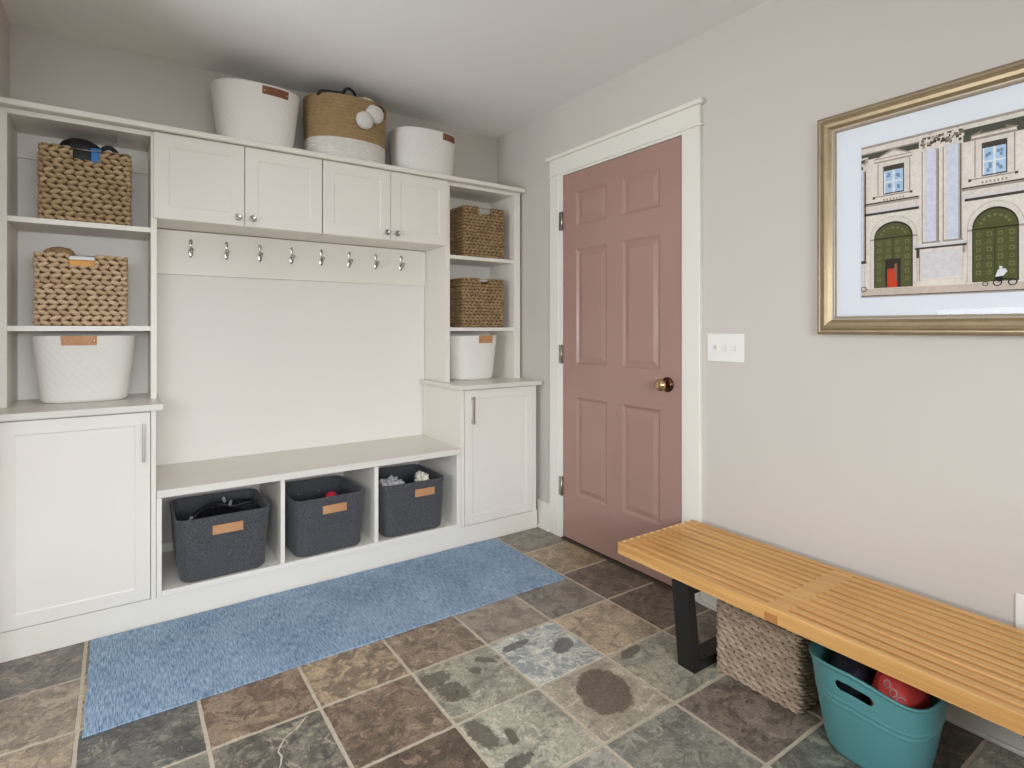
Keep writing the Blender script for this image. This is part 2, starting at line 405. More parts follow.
    for k, (x, y) in enumerate(vein): vs += [(x-w[k], y, 0.0003), (x+w[k], y, 0.0003)]
    mb.add(vs, [(2*k, 2*k+1, 2*k+3, 2*k+2) for k in range(len(vein)-1)], 2)
    o = struct('floor', mb, [M['grout'], M['slate'], M['crack']], fix=False)
    me = o.data
    nc = len(me.loops)
    arr = {n: [0.0]*(nc*4) for n in ('c1','c2','c3')}; sd = [0.0]*(nc*3)
    for (a, bb, cols, s) in info:
        for fi in range(a, bb):
            for li in me.polygons[fi].loop_indices:
                for n, c in zip(('c1','c2','c3'), cols): arr[n][li*4:li*4+4] = slate_tone(c)
                sd[li*3:li*3+3] = s
    for n in ('c1','c2','c3'):
        me.attributes.new(n, 'FLOAT_COLOR', 'CORNER').data.foreach_set('color', arr[n])
    me.attributes.new('seed', 'FLOAT_VECTOR', 'CORNER').data.foreach_set('vector', sd)
make_floor()

def wall_with_hole(axis, at, thick, a0, a1, z0, z1, holes):
    """vertical wall; axis 'Y' = plane of constant y. holes: list of (h0,h1,hz0,hz1)"""
    mb = MB()
    def put(p0, p1, q0, q1):
        if p1-p0 < 1e-5 or q1-q0 < 1e-5: return
        if axis == 'Y': mb.box(p0, p1, min(at, at+thick), max(at, at+thick), q0, q1, bev=0)
        else: mb.box(min(at, at+thick), max(at, at+thick), p0, p1, q0, q1, bev=0)
    cur = a0
    for (h0, h1, hz0, hz1) in sorted(holes):
        put(cur, h0, z0, z1); put(h0, h1, z0, hz0); put(h0, h1, hz1, z1); cur = h1
    put(cur, a1, z0, z1)
    return mb
struct('ceiling', bx(XF-0.1, XR+0.1, YF-0.1, YB+0.1, CEIL, CEIL+0.08, bev=0), M['ceiling'])
struct('wall_back', bx(XL-0.1, XR+0.1, YB, YB+0.1, -0.05, CEIL, bev=0), M['wall'])
DY0, DY1, DZ = 1.605, 2.430, 2.036     # door opening in the right wall
struct('wall_right', wall_with_hole('X', XR, 0.12, YF-0.1, YB, -0.05, CEIL, [(DY0, DY1, -0.05, DZ)]), M['wall'])
struct('wall_left', bx(XL-0.12, XL, YS, YB, -0.05, CEIL, bev=0), M['wall'])
struct('wall_left_return', bx(XF-0.1, XL-0.12, YS, YS+0.1, -0.05, CEIL, bev=0), M['wall'])
W1 = (-1.2, 1.1, 0.90, 1.75)
W2 = (0.2, 2.15, 0.90, 2.15)
struct('wall_front', wall_with_hole('Y', YF, -0.12, XF-0.1, XR+0.1, -0.05, CEIL, [W1]), M['wall'])
struct('wall_far_left', wall_with_hole('X', XF, -0.12, YF, YS, -0.05, CEIL, [W2]), M['wall'])
def window_frame(name, axis, at, w):
    mb = MB(); a0, a1, z0, z1 = w; t = 0.05
    segs = [(a0,a0+t,z0,z1),(a1-t,a1,z0,z1),(a0+t,a1-t,z0,z0+t),(a0+t,a1-t,z1-t,z1),((a0+a1)/2-0.02,(a0+a1)/2+0.02,z0+t,z1-t)]
    for (p0,p1,q0,q1) in segs:
        if axis == 'Y': mb.box(p0,p1,at-0.08,at-0.03,q0,q1)
        else: mb.box(at-0.08,at-0.03,p0,p1,q0,q1)
    struct(name, mb, M['trim'])
window_frame('window_1', 'Y', YF, W1)
window_frame('fill_window', 'X', XF, W2)  # unseen window, added to let fill light in from the left

# casing round the door: jambs, side casings, head with cap and bead
def make_casing():
    mb = MB(); F = 2.030
    mb.box(F, XR+0.001, 2.458, 2.536, 0, 2.036, 0.003)
    mb.box(F, XR+0.001, 1.515, 1.597, 0, 2.036, 0.003)
    mb.box(F-0.004, XR+0.001, 1.503, 2.548, 2.036, 2.047, 0.004)        # bead
    mb.box(F, XR+0.001, 1.513, 2.538, 2.047, 2.128, 0.002)              # head
    mb.box(F-0.012, XR+0.001, 1.497, 2.562, 2.128, 2.150, 0.006)        # cap
    mb.box(F+0.003, XR+0.11, 2.424, 2.460, 0, 2.036, 0.002)             # jambs
    mb.box(F+0.003, XR+0.11, 1.595, 1.612, 0, 2.036, 0.002)
    mb.box(F+0.003, XR+0.11, 1.612, 2.424, 2.024, 2.037, 0.002)
    struct('trim_1', mb, M['trim'])
make_casing()
def make_baseboard():
    for nm, spans in (('baseboard_right', [(2.536, 2.66), (YF, 1.515)]),):
        mb = MB()
        for (a, b) in spans:
            mb.box(2.034, XR+0.001, a, b, 0, 0.150, 0.002)
            mb.box(2.028, XR+0.001, a, b, 0.150, 0.160, 0.003)
            mb.box(2.022, 2.034, a, b, 0, 0.014, 0.004)
        struct(nm, mb, M['trim'])
    struct('baseboard_back', bx(XL, XR, 3.094, YB+0.001, 0, 0.168, 0.002), M['trim'])
make_baseboard()
struct('trim_2', bx(2.022, XR+0.11, 1.612, 2.424, 0, 0.010, 0.003), M['dark_sill'])   # threshold

# ---------------- six-panel door
def nested(mb, yz, depth0, rings, x):
    """raised door panel: rings = list of (inset, depth) from the opening (depth>0 goes into the door)"""
    y0, y1, z0, z1 = yz
    prev = [(x, y0, z0), (x, y1, z0), (x, y1, z1), (x, y0, z1)]
    for ins, d in rings:
        cur = [(x+d, y0+ins, z0+ins), (x+d, y1-ins, z0+ins), (x+d, y1-ins, z1-ins), (x+d, y0+ins, z1-ins)]
        mb.add(prev + cur, [(k, (k+1) % 4, 4+(k+1) % 4, 4+k) for k in range(4)])
        prev = cur
    mb.add(prev, [(0,1,2,3)])
def make_door():
    X, Y0, Y1, Z0, Z1 = 2.036, 1.617, 2.420, 0.014, 2.020
    mb = MB()
    cols = [(1.735, 1.970), (2.080, 2.312)]
    rows = [(0.266, 0.797), (0.978, 1.602), (1.728, 1.912)]
    ys = sorted({Y0, Y1, *[v for c in cols for v in c]}); zs = sorted({Z0, Z1, *[v for r in rows for v in r]})
    for a in range(len(ys)-1):
        for b in range(len(zs)-1):
            if (ys[a], ys[a+1]) in cols and (zs[b], zs[b+1]) in rows:
                nested(mb, (ys[a], ys[a+1], zs[b], zs[b+1]), 0, [(0.004, 0.003), (0.012, 0.0085), (0.018, 0.009), (0.040, 0.0025), (0.044, 0.002)], X)
            else:
                mb.add([(X,ys[a],zs[b]),(X,ys[a+1],zs[b]),(X,ys[a+1],zs[b+1]),(X,ys[a],zs[b+1])], [(0,1,2,3)])
    B = X + 0.042
    mb.add([(X,Y0,Z0),(X,Y1,Z0),(X,Y1,Z1),(X,Y0,Z1),(B,Y0,Z0),(B,Y1,Z0),(B,Y1,Z1),(B,Y0,Z1)],
           [(0,1,5,4),(1,2,6,5),(2,3,7,6),(3,0,4,7),(4,5,6,7)])
    d = struct('door_1', mb, M['door'])
    k = MB(); o = (X, 1.690, 0.917)
    k.lathe([(0.034,0.001),(0.034,-0.004),(0.031,-0.009),(0.015,-0.012)], 32, o, 'X', 0)
    k.lathe([(0.012,-0.010),(0.0115,-0.026),(0.015,-0.032),(0.024,-0.037),(0.0275,-0.046),(0.0275,-0.052),(0.024,-0.060),(0.015,-0.064),(0.008,-0.0645)], 32, o, 'X', 1)
    h = build('door_handle', k, [M['bronze'], M['brass']], d); h['label'] = 'dark bronze door knob with round plate'
    for z in (0.292, 1.028, 1.770):
        q = MB(); q.box(2.0245, 2.037, 2.4205, 2.446, z-0.051, z+0.051, 0.001)
        q.lathe([(0.0062,z-0.052),(0.0062,z+0.052)], 12, (2.0265, 2.4235, 0), 'Z')
        hg = build('hinge', q, M['nickel'], d); hg['label'] = 'grey metal hinge'
make_door()

# ------------------------------------------------------------------ built-in cabinets
def shaker(mb, x0, x1, z0, z1, yf, th=0.018, fw=0.058):
    """door front facing -y with a shallow recessed field"""
    b = 0.0015
    def ring(i, y): return [(x0+i, y, z0+i), (x1-i, y, z0+i), (x1-i, y, z1-i), (x0+i, y, z1-i)]
    seq = [ring(0, yf+th), ring(0, yf+b), ring(b, yf), ring(fw-0.004, yf), ring(fw, yf+0.0022), ring(fw+0.002, yf+0.0028), ring(fw+0.005, yf+0.0026), ring(fw+0.010, yf+0.0026)]
    for A, B in zip(seq, seq[1:]):
        mb.add(A+B, [(k, (k+1) % 4, 4+(k+1) % 4, 4+k) for k in range(4)])
    mb.add(seq[-1], [(0,1,2,3)]); mb.add(seq[0], [(3,2,1,0)])
def bar_handle(x, z0, z1, yf):
    mb = MB(); mb.box(x-0.0045, x+0.0045, yf-0.030, yf-0.020, z0, z1, 0.0012)
    for z in (z0+0.012, z1-0.012): mb.box(x-0.004, x+0.004, yf-0.0215, yf+0.001, z-0.005, z+0.005, 0.0008)
    return mb
def cab_body(mb, x0, x1, y0, y1, z0, z1, t=0.018):
    mb.box(x0, x0+t, y0, y1, z0, z1); mb.box(x1-t, x1, y0, y1, z0, z1)
    mb.box(x0+t, x1-t, y0, y1, z0, z0+t); mb.box(x0+t, x1-t, y0, y1, z1-t, z1)
    mb.box(x0+t, x1-t, y1-0.008, y1, z0+t, z1-t)

YFB = 2.648       # carcass front of the base units
# plinth along the foot of all base units
tag(build('plinth', bx(XL+0.001, 2.020, 2.640, 2.66, 0.0, 0.1035, 0.0015), M['cab'], origin=(0.8,2.65,0)), 'long white plinth board running along the floor under the built-in cabinets', 'plinth')
# left base cabinet
t = thing('base_cabinet', 'wide white base cabinet with one door, under the left shelf tower', 'cabinet', (-0.125, 2.87, 0))
mb = MB(); cab_body(mb, XL+0.001, 0.120, YFB, 3.092, 0.104, 0.846); mb.box(0.1035, 0.120, 2.632, YFB+0.001, 0.104, 0.846)
build('body', mb, M['cab'], t)
mb = MB(); shaker(mb, -0.352, 0.101, 0.110, 0.842, 2.629, 0.0185, 0.052); d = build('door', mb, M['cabd'], t)
h = build('handle', bar_handle(0.079, 0.653, 0.801, 2.629), M['nickel'], d); h['label'] = 'slim brushed metal bar handle'
tag(build('countertop', bx(XL+0.001, 0.146, 2.612, 3.109, 0.8475, 0.8725, 0.003), M['counter'], origin=(-0.12,2.86,0.848)), 'white counter slab on the left base cabinet, below the three basket shelves', 'countertop')
# right base cabinet
t = thing('base_cabinet', 'narrow white base cabinet with one door beside the pink door frame', 'cabinet', (1.75, 2.87, 0))
mb = MB(); cab_body(mb, 1.503, 2.006, YFB, 3.092, 0.104, 0.840)
mb.box(1.503, 1.5215, 2.632, YFB+0.001, 0.104, 0.840); mb.box(1.984, 2.006, 2.632, YFB+0.001, 0.104, 0.840)
build('body', mb, M['cab'], t)
mb = MB(); shaker(mb, 1.5245, 1.9815, 0.110, 0.836, 2.629, 0.0185, 0.052); d = build('door', mb, M['cabd'], t)
h = build('handle', bar_handle(1.567, 0.655, 0.803, 2.629), M['nickel'], d); h['label'] = 'slim brushed metal bar handle'
tag(build('countertop', bx(1.480, 2.032, 2.606, 3.109, 0.8415, 0.8655, 0.003), M['counter'], origin=(1.75,2.86,0.842)), 'white counter slab on the narrow right base cabinet, near the pink door', 'countertop')
# bench cubby unit
t = thing('storage_bench', 'low white bench unit with three open cubbies holding dark bins', 'bench', (0.81, 2.87, 0))
mb = MB()
mb.box(0.1215, 0.1395, 2.632, 3.092, 0.104, 0.499); mb.box(1.476, 1.501, 2.632, 3.092, 0.104, 0.499)
mb.box(0.1395, 1.476, 2.632, 3.092, 0.104, 0.127)
build('body', mb, M['cab'], t)
for a, b in ((0.588, 0.606), (1.021, 1.041)):
    build('divider', bx(a, b, 2.636, 3.092, 0.1275, 0.4985), M['cab'], t)
build('seat', bx(0.1215, 1.5015, 2.618, 3.108, 0.500, 0.530, 0.003), M['counter'], t)
# panel behind the bench
tag(build('back_panel', bx(0.1335, 1.5145, 3.100, 3.109, 0.5305, 1.634, 0.001), M['panel'], origin=(0.82,3.105,0.53)), 'smooth pale panel on the wall between bench seat and hook rail', 'wall panel')
# hook rail
t = thing('hook_rail', 'white rail board with eight small metal coat hooks under the wall cupboards', 'coat rack', (0.82, 3.095, 1.42))
build('board', bx(0.1335, 1.5145, 3.082, 3.0995, 1.425, 1.633, 0.002), M['cab'], t)
def hook_mb(x, z):
    mb = MB(); y = 3.082
    # leaf-shaped back plate
    prof = [(0.000,0.0465),(0.005,0.043),(0.0078,0.035),(0.0066,0.026),(0.0035,0.017),(0.0032,0.008),(0.0072,-0.004),(0.0105,-0.016),(0.0092,-0.028),(0.005,-0.038),(0.000,-0.044)]
    fr = []; bk = []
    for w, h in prof:
        for s in (-1, 0, 1): fr.append((x+s*w, y-(0.0055 if s == 0 else 0.0022), z+h))
    n = len(prof)
    fs = [(3*i+k, 3*i+k+1, 3*i+k+4, 3*i+k+3) for i in range(n-1) for k in range(2)]
    mb.add(fr, fs, 0, True)
    side = [(x-w, y-0.0022, z+h) for w, h in prof] + [(x+w, y-0.0022, z+h) for w, h in reversed(prof)]
    m = len(side)
    mb.add(side + [(p[0], y+0.0005, p[2]) for p in side], [(k, (k+1) % m, m+(k+1) % m, m+k) for k in range(m)], 0)
    # hanging arm with a ball end and a short upper prong
    arm = [(x, y-0.002, z-0.006), (x, y-0.012, z-0.019), (x, y-0.024, z-0.026), (x, y-0.035, z-0.022), (x, y-0.039, z-0.011)]
    mb.tube(arm, [0.0042,0.0038,0.0035,0.0035,0.0036], 10)
    bm = bmesh.new(); bmesh.ops.create_uvsphere(bm, u_segments=14, v_segments=10, radius=0.0088, matrix=Matrix.Translation((x, y-0.039, z-0.006))); mb.bm(bm, 0, True); bm.free()
    mb.tube([(x, y-0.002, z+0.022), (x, y-0.012, z+0.027), (x, y-0.020, z+0.036)], [0.0038,0.0032,0.0045], 10)
    return mb
for k in range(8):
    h = build('hook', hook_mb(0.281 + k*0.1533, 1.550), M['pewter'], t); h['label'] = 'small ornate pewter coat hook'
# towers of open shelves
def tower(label, x0, x1, z0, shelves):
    t = thing('shelf_unit', label, 'shelf', ((x0+x1)/2, 2.96, z0))
    xi0, xi1 = x0+0.024, x1-(0.022 if x1 < 1 else 0.045)
    build('side_panel', bx(x0, xi0, 2.826, 3.108, z0, 2.003), M['cab'], t)
    build('side_panel', bx(xi1, x1, 2.826, 3.108, z0, 2.003), M['cab'], t)
    build('top_panel', bx(xi0, xi1, 2.828, 3.098, 1.983, 2.003), M['cab'], t)
    for z in shelves:
        build('shelf', bx(xi0, xi1, 2.828, 3.098, z-0.021, z), M['cab'], t)
    build('back_board', bx(xi0, xi1, 3.0985, 3.1085, z0, 2.003), M['panel'], t)
    build('mounting_rail', bx(xi0, xi1, 3.086, 3.0982, 1.880, 1.9825), M['cab'], t)
    return t
tower('open white shelf tower at the left wall holding two woven baskets and a white tub', XL+0.002, 0.132, 0.8727, (1.181, 1.597))
tower('open white shelf tower beside the pink door holding two woven baskets and a white tub', 1.5165, 2.030, 0.8657, (1.177, 1.590))
# wall cupboards
def knob_mb(x, z, yf):
    mb = MB(); mb.lathe([(0.006,0.001),(0.005,-0.010),(0.0075,-0.014),(0.0135,-0.018),(0.0150,-0.022),(0.0135,-0.0255),(0.0105,-0.0262),(0.0080,-0.0245),(0.003,-0.0240)], 24, (x, yf, z), 'Y')
    return mb
def cupboard(label, x0, x1, xm, kx, ol=0.0, orr=0.0):
    t = thing('wall_cabinet', label, 'cabinet', ((x0+x1)/2, 2.96, 1.636))
    mb = MB(); cab_body(mb, x0, x1, 2.829, 3.098, 1.636, 2.003); 
    build('body', mb, M['cab'], t)
    for (a, b, k) in ((x0-ol+0.0015, xm-0.0015, kx[0]), (xm+0.0015, x1+orr-0.0015, kx[1])):
        mb = MB(); shaker(mb, a, b, 1.637, 2.001, 2.810, 0.018, 0.058); d = build('door', mb, M['cabd'], t)
        kb = build('knob', knob_mb(k, 1.673, 2.810), M['pewter'], d); kb['label'] = 'round pewter knob'
cupboard('white double-door wall cupboard beside the left shelf tower, under the tall white tub', 0.134, 0.8205, 0.4715, (0.442, 0.503), ol=0.0155)
cupboard('white double-door wall cupboard beside the right shelf tower, under the small white tub', 0.8235, 1.5145, 1.1785, (1.150, 1.208), orr=0.0075)
tag(build('top_board', bx(XL+0.001, 2.046, 2.788, 3.109, 2.0045, 2.028, 0.004), M['cab'], origin=(0.84,2.95,2.005)), 'long white top board across all cupboards carrying three baskets', 'shelf board')

# ------------------------------------------------------------------ baskets and bins
def superloop(a, b, n, N, start=-PI/2):
    """N points at equal spacing on a superellipse, first at the front (-y) centre"""
    K = 1440; pts = []
    for k in range(K+1):
        t = start + 2*PI*k/K; c, s = math.cos(t), math.sin(t)
        pts.append((a*math.copysign(abs(c)**(2/n), c), b*math.copysign(abs(s)**(2/n), s)))
    acc = [0]
    for p, q in zip(pts, pts[1:]): acc.append(acc[-1] + math.hypot(q[0]-p[0], q[1]-p[1]))
    out = []; j = 0; T = acc[-1]
    for i in range(N):
        d = T*i/N
        while acc[j+1] < d: j += 1
        f = (d-acc[j])/max(1e-9, acc[j+1]-acc[j])
        out.append((pts[j][0]+(pts[j+1][0]-pts[j][0])*f, pts[j][1]+(pts[j+1][1]-pts[j][1])*f))
    return out, T
def rectloop(a, b, r, N):
    """N points at equal spacing round a rounded rectangle, first at the front centre"""
    pts = [(0,-b)]
    for cx, cy, t0 in ((a-r,-b+r,-PI/2),(a-r,b-r,0),(-a+r,b-r,PI/2),(-a+r,-b+r,PI)):
        for k in range(13): t = t0 + PI/2*k/12; pts.append((cx+r*math.cos(t), cy+r*math.sin(t)))
    pts.append((0,-b))
    acc = [0]
    for p, q in zip(pts, pts[1:]): acc.append(acc[-1] + math.hypot(q[0]-p[0], q[1]-p[1]))
    out = []; j = 0; T = acc[-1]
    for i in range(N):
        d = T*i/N
        while acc[j+1] < d: j += 1
        f = (d-acc[j])/max(1e-9, acc[j+1]-acc[j])
        out.append((pts[j][0]+(pts[j+1][0]-pts[j][0])*f, pts[j][1]+(pts[j+1][1]-pts[j][1])*f))
    return out, T
def normals2(loop):
    N = len(loop); out = []
    for i in range(N):
        p, q = loop[i-1], loop[(i+1) % N]
        dx, dy = q[0]-p[0], q[1]-p[1]; l = math.hypot(dx, dy) or 1
        out.append((dy/l, -dx/l))
    return out
class Shell:
    """hollow vessel: outer and inner skins joined at rim and round cut-outs"""
    def __init__(self, top, bot, H, nv, thick, rim=None, disp=None, hole=None, curve=1.0, rbot=0.0):
        N = len(top); self.N = N; self.H = H; self.top, self.bot, self.curve = top, bot, curve
        nt_ = normals2(top); self.n = nt_
        self.rim = rim or (lambda u: 0.0)
        self.thick = thick
        O, I, Z = [], [], []
        for j in range(nv+1):
            v = j/nv
            for i in range(N):
                x, y, z = self.base(i, v)
                d = disp(i/N, i, z, v) if disp else 0.0
                O.append((x+nt_[i][0]*d, y+nt_[i][1]*d, z))
                I.append((x-nt_[i][0]*thick, y-nt_[i][1]*thick, max(z, thick*0.8)))
        M_ = len(O); mb = MB(); mb.v = O + I
        pres = [[not (hole and hole((i+0.5)/N, (j+0.5)/nv)) for i in range(N)] for j in range(nv)]
        def f(*idx): mb.f.append(idx); mb.m.append(0); mb.s.append(True)
        for j in range(nv):
            for i in range(N):
                a, b_, c, d = j*N+i, j*N+(i+1) % N, (j+1)*N+(i+1) % N, (j+1)*N+i
                if pres[j][i]:
                    f(a, b_, c, d); f(M_+d, M_+c, M_+b_, M_+a)
                    if j == nv-1 or not pres[j+1][i]: f(d, c, M_+c, M_+d)
                    if j > 0 and not pres[j-1][i]: f(b_, a, M_+a, M_+b_)
                    if not pres[j][i-1]: f(a, d, M_+d, M_+a)
                    if not pres[j][(i+1) % N]: f(c, b_, M_+b_, M_+c)
        k = len(mb.v); mb.v += [(0,0,0), (0,0,thick*0.8)]
        for i in range(N):
            f(i, k, (i+1) % N); f(M_+(i+1) % N, k+1, M_+i)
        self.mb = mb
    def base(self, i, v):
        w = v**self.curve
        x = self.bot[i][0] + (self.top[i][0]-self.bot[i][0])*w
        y = self.bot[i][1] + (self.top[i][1]-self.bot[i][1])*w
        return x, y, v*(self.H + self.rim(i/self.N))
    def patch(self, i0, i1, v0, v1, off, th, arch=0.0, wrap=False):
        """strap lying on the outside between perimeter steps i0..i1"""
        mb = MB(); n = i1-i0; rows = 4; F = []; B = []
        for r in range(rows+1):
            for k in range(n+1):
                i = (i0+k) % self.N; v = v0 + (v1-v0)*r/rows
                x, y, z = self.base(i, v); nx, ny = self.n[i]
                o = off + arch*math.sin(PI*k/n)
                F.append((x+nx*(o+th), y+ny*(o+th), z + (arch*0.4*math.sin(PI*k/n)))); B.append((x+nx*o, y+ny*o, z + (arch*0.4*math.sin(PI*k/n))))
        m = len(F); W = n+1
        fs = [(r*W+k, r*W+k+1, (r+1)*W+k+1, (r+1)*W+k) for r in range(rows) for k in range(n)]
        fs2 = [(m+q[3], m+q[2], m+q[1], m+q[0]) for q in fs]
        edge = [k for k in range(W)] + [r*W+n for r in range(1, rows+1)] + [rows*W+k for k in range(n-1, -1, -1)] + [r*W for r in range(rows-1, 0, -1)]
        fs3 = [(edge[a], m+edge[a], m+edge[(a+1) % len(edge)], edge[(a+1) % len(edge)]) for a in range(len(edge))]
        mb.add(F+B, fs+fs2+fs3); return mb
    def at(self, i, v, off):
        x, y, z = self.base(i % self.N, v); nx, ny = self.n[i % self.N]
        return (x+nx*off, y+ny*off, z), (nx, ny)
def strand_attr(o, fn):
    me = o.data; vals = [fn(v.co) for v in me.vertices]
    me.attributes.new('strand', 'FLOAT', 'POINT').data.foreach_set('value', vals)

M['gap_shade'] = mat('gap_shade', lin(92,68,46), 0.8, spec=0.1)  # painted shade for the gaps between basket strands
def smooth_hash(a, b, c=0):
    return (math.sin(a*127.1 + b*311.7 + c*74.7)*43758.5453) % 1.0
def woven(name, label, loc, W, D, H, rz, material, p=0.0325, h=0.0208, amp=0.0130, slant=0.55, notch=None, group=None, N=470, nv=170, seed=0, stag=0.12, alt=True, gw=1.0):
    """rectangular basket of twisted water-hyacinth strands"""
    loop, T = rectloop(W/2-amp*0.4, D/2-amp*0.4, 0.014, N)
    cols = max(8, round(T/p)); p = T/cols
    def cell(u, z):
        r = math.floor(z/h); fz = z/h - r
        jit = (smooth_hash(r, seed)-0.5)*0.30
        sgn = 1 if (r % 2 == 0 or not alt) else -1
        f = (u*cols + stag*r + jit + sgn*slant*(fz-0.5))
        c = math.floor(f) % cols
        return r, c, f-math.floor(f), fz
    def disp(u, i, z, v):
        r, c, f, fz = cell(u, min(z, H-1e-4))
        a, b = abs(2*f-1)*1.05*gw, abs(2*fz-1)*1.13*gw
        q = max(0.0, 1 - a**2.4 - b**2.2*(0.72+0.28*a))**0.5
        k = 0.80 + 0.30*smooth_hash(r, c, seed+1) + 0.22*(f-0.5)
        return amp*(q*k - 0.45) if q > 0 else -0.0095
    hole = None
    if notch:
        hw, hz = notch       # half width, lowest height of the notch at the rim
        hole = lambda u, v: v*H > hz and (min(u, 1-u)*T < hw)
    sh = Shell(loop, loop, H, nv, 0.010, disp=disp, hole=hole)
    t = thing(name, label, 'basket', loc, rz, group)
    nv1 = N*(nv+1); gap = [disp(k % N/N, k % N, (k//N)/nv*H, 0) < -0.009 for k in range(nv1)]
    for fi, f in enumerate(sh.mb.f):       # gaps between the strands, shade painted in dark brown
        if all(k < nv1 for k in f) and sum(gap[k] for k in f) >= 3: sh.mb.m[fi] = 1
    o = build('woven_body', sh.mb, [material, M['gap_shade']], t, local=True, fix=False)
    me = o.data; n0 = N*(nv+1); sv = []
    for k in range(len(me.vertices)):
        kk = k % n0 if k < 2*n0 else 0
        i, j = kk % N, kk//N
        r, c, f, fz = cell(i/N, min(j/nv*H, H-1e-4))
        sv.append(0.30 + 0.4*smooth_hash(r, c, seed+2))
    me.attributes.new('strand', 'FLOAT', 'POINT').data.foreach_set('value', sv)
    if notch:
        wmb = MB(); y = -D/2+0.006
        wmb.tube([(-notch[0]-0.004, y, H-0.006), (notch[0]+0.004, y, H-0.006)], 0.0022, 8)
        w = build('rim_wire', wmb, M['nickel'], t, local=True); w['label'] = 'thin metal rim wire across the hand hole'
    return t
G1 = 'woven baskets in the open shelves'
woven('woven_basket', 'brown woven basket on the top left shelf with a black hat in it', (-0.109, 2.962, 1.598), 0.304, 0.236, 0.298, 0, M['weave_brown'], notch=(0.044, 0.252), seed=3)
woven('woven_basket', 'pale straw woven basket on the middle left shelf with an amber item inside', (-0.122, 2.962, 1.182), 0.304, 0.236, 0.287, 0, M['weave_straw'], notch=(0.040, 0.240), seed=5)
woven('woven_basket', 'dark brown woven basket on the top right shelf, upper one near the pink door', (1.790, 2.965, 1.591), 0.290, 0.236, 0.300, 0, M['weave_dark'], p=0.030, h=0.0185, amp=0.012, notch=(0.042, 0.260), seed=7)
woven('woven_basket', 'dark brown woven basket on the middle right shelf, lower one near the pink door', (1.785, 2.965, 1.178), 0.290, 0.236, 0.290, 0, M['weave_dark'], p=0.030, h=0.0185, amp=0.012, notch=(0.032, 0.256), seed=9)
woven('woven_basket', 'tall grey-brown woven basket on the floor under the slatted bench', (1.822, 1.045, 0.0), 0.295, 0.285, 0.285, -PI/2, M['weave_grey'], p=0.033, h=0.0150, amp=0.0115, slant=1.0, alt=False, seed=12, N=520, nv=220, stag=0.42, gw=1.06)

def rivets(parent, sh, spots, r=0.005, material=None):
    for (i, v) in spots:
        p, n = sh.at(i, v, 0.004)
        mb = MB(); bm = bmesh.new()
        bmesh.ops.create_uvsphere(bm, u_segments=10, v_segments=6, radius=r)
        for q in bm.verts:
            a = Vector((n[0], n[1], 0)); c = q.co; d = c.dot(a); q.co = c - a*d*0.6 + Vector(p)
        mb.bm(bm, 0, True); bm.free()
        o = build('rivet', mb, material or M['pewter'], parent, local=True); 
def white_tub(label, loc, aw, ad, bw, bd, H, tab, rz=0.0, dark=False, n=2.8, group='white felt tubs with leather tabs'):
    N = 240
    top, T = superloop(aw, ad, n, N); bot, _ = superloop(bw, bd, n, N)
    def disp(u, i, z, v):
        e = 0.0
        if v < 0.06: e -= 0.010*(1-v/0.06)**2
        return e + 0.0008*math.sin(i*0.9)*math.sin(z*180)
    sh = Shell(top, bot, H, 48, 0.006, disp=disp, curve=0.9)
    t = thing('white_tub', label, 'basket', loc, rz, group)
    build('tub_body', sh.mb, M['tub_white'], t, local=True, fix=False)
    c, hw, v0, v1 = tab       # centre (m along the perimeter), half width (m), heights
    i0 = round((c-hw)/T*N); i1 = round((c+hw)/T*N)
    lt = build('leather_tab', sh.patch(i0, i1, v0, v1, 0.0008, 0.003), M['leather_dark' if dark else 'leather'], t, local=True)
    lt['label'] = 'brown leather handle tab'
    vm = (v0+v1)/2
    rivets(lt, sh, [(i0+max(1, round(0.010/T*N)), vm-0.01), (i1-max(1, round(0.010/T*N)), vm-0.01)], 0.005, M['brass'])
    return t
white_tub('wide white tub with tan leather tab on the lowest left shelf', (-0.112, 2.955, 0.8735), 0.174, 0.140, 0.145, 0.120, 0.268, (-0.018, 0.057, 0.86, 1.003), n=3.0)
white_tub('white tub with tan leather tab on the lowest right shelf near the pink door', (1.745, 2.968, 0.8665), 0.166, 0.130, 0.140, 0.108, 0.262, (0.045, 0.050, 0.83, 1.003), n=3.0)
white_tub('tall white tub with brown leather tab, leftmost basket on the top board', (0.545, 2.952, 2.0290), 0.196, 0.148, 0.160, 0.120, 0.278, (0.062, 0.060, 0.835, 0.965), dark=True, n=2.5)
white_tub('small white tub with brown leather tab, rightmost basket on the top board', (1.432, 2.955, 2.0290), 0.190, 0.143, 0.172, 0.124, 0.243, (0.108, 0.050, 0.83, 0.975), dark=True, n=2.5)

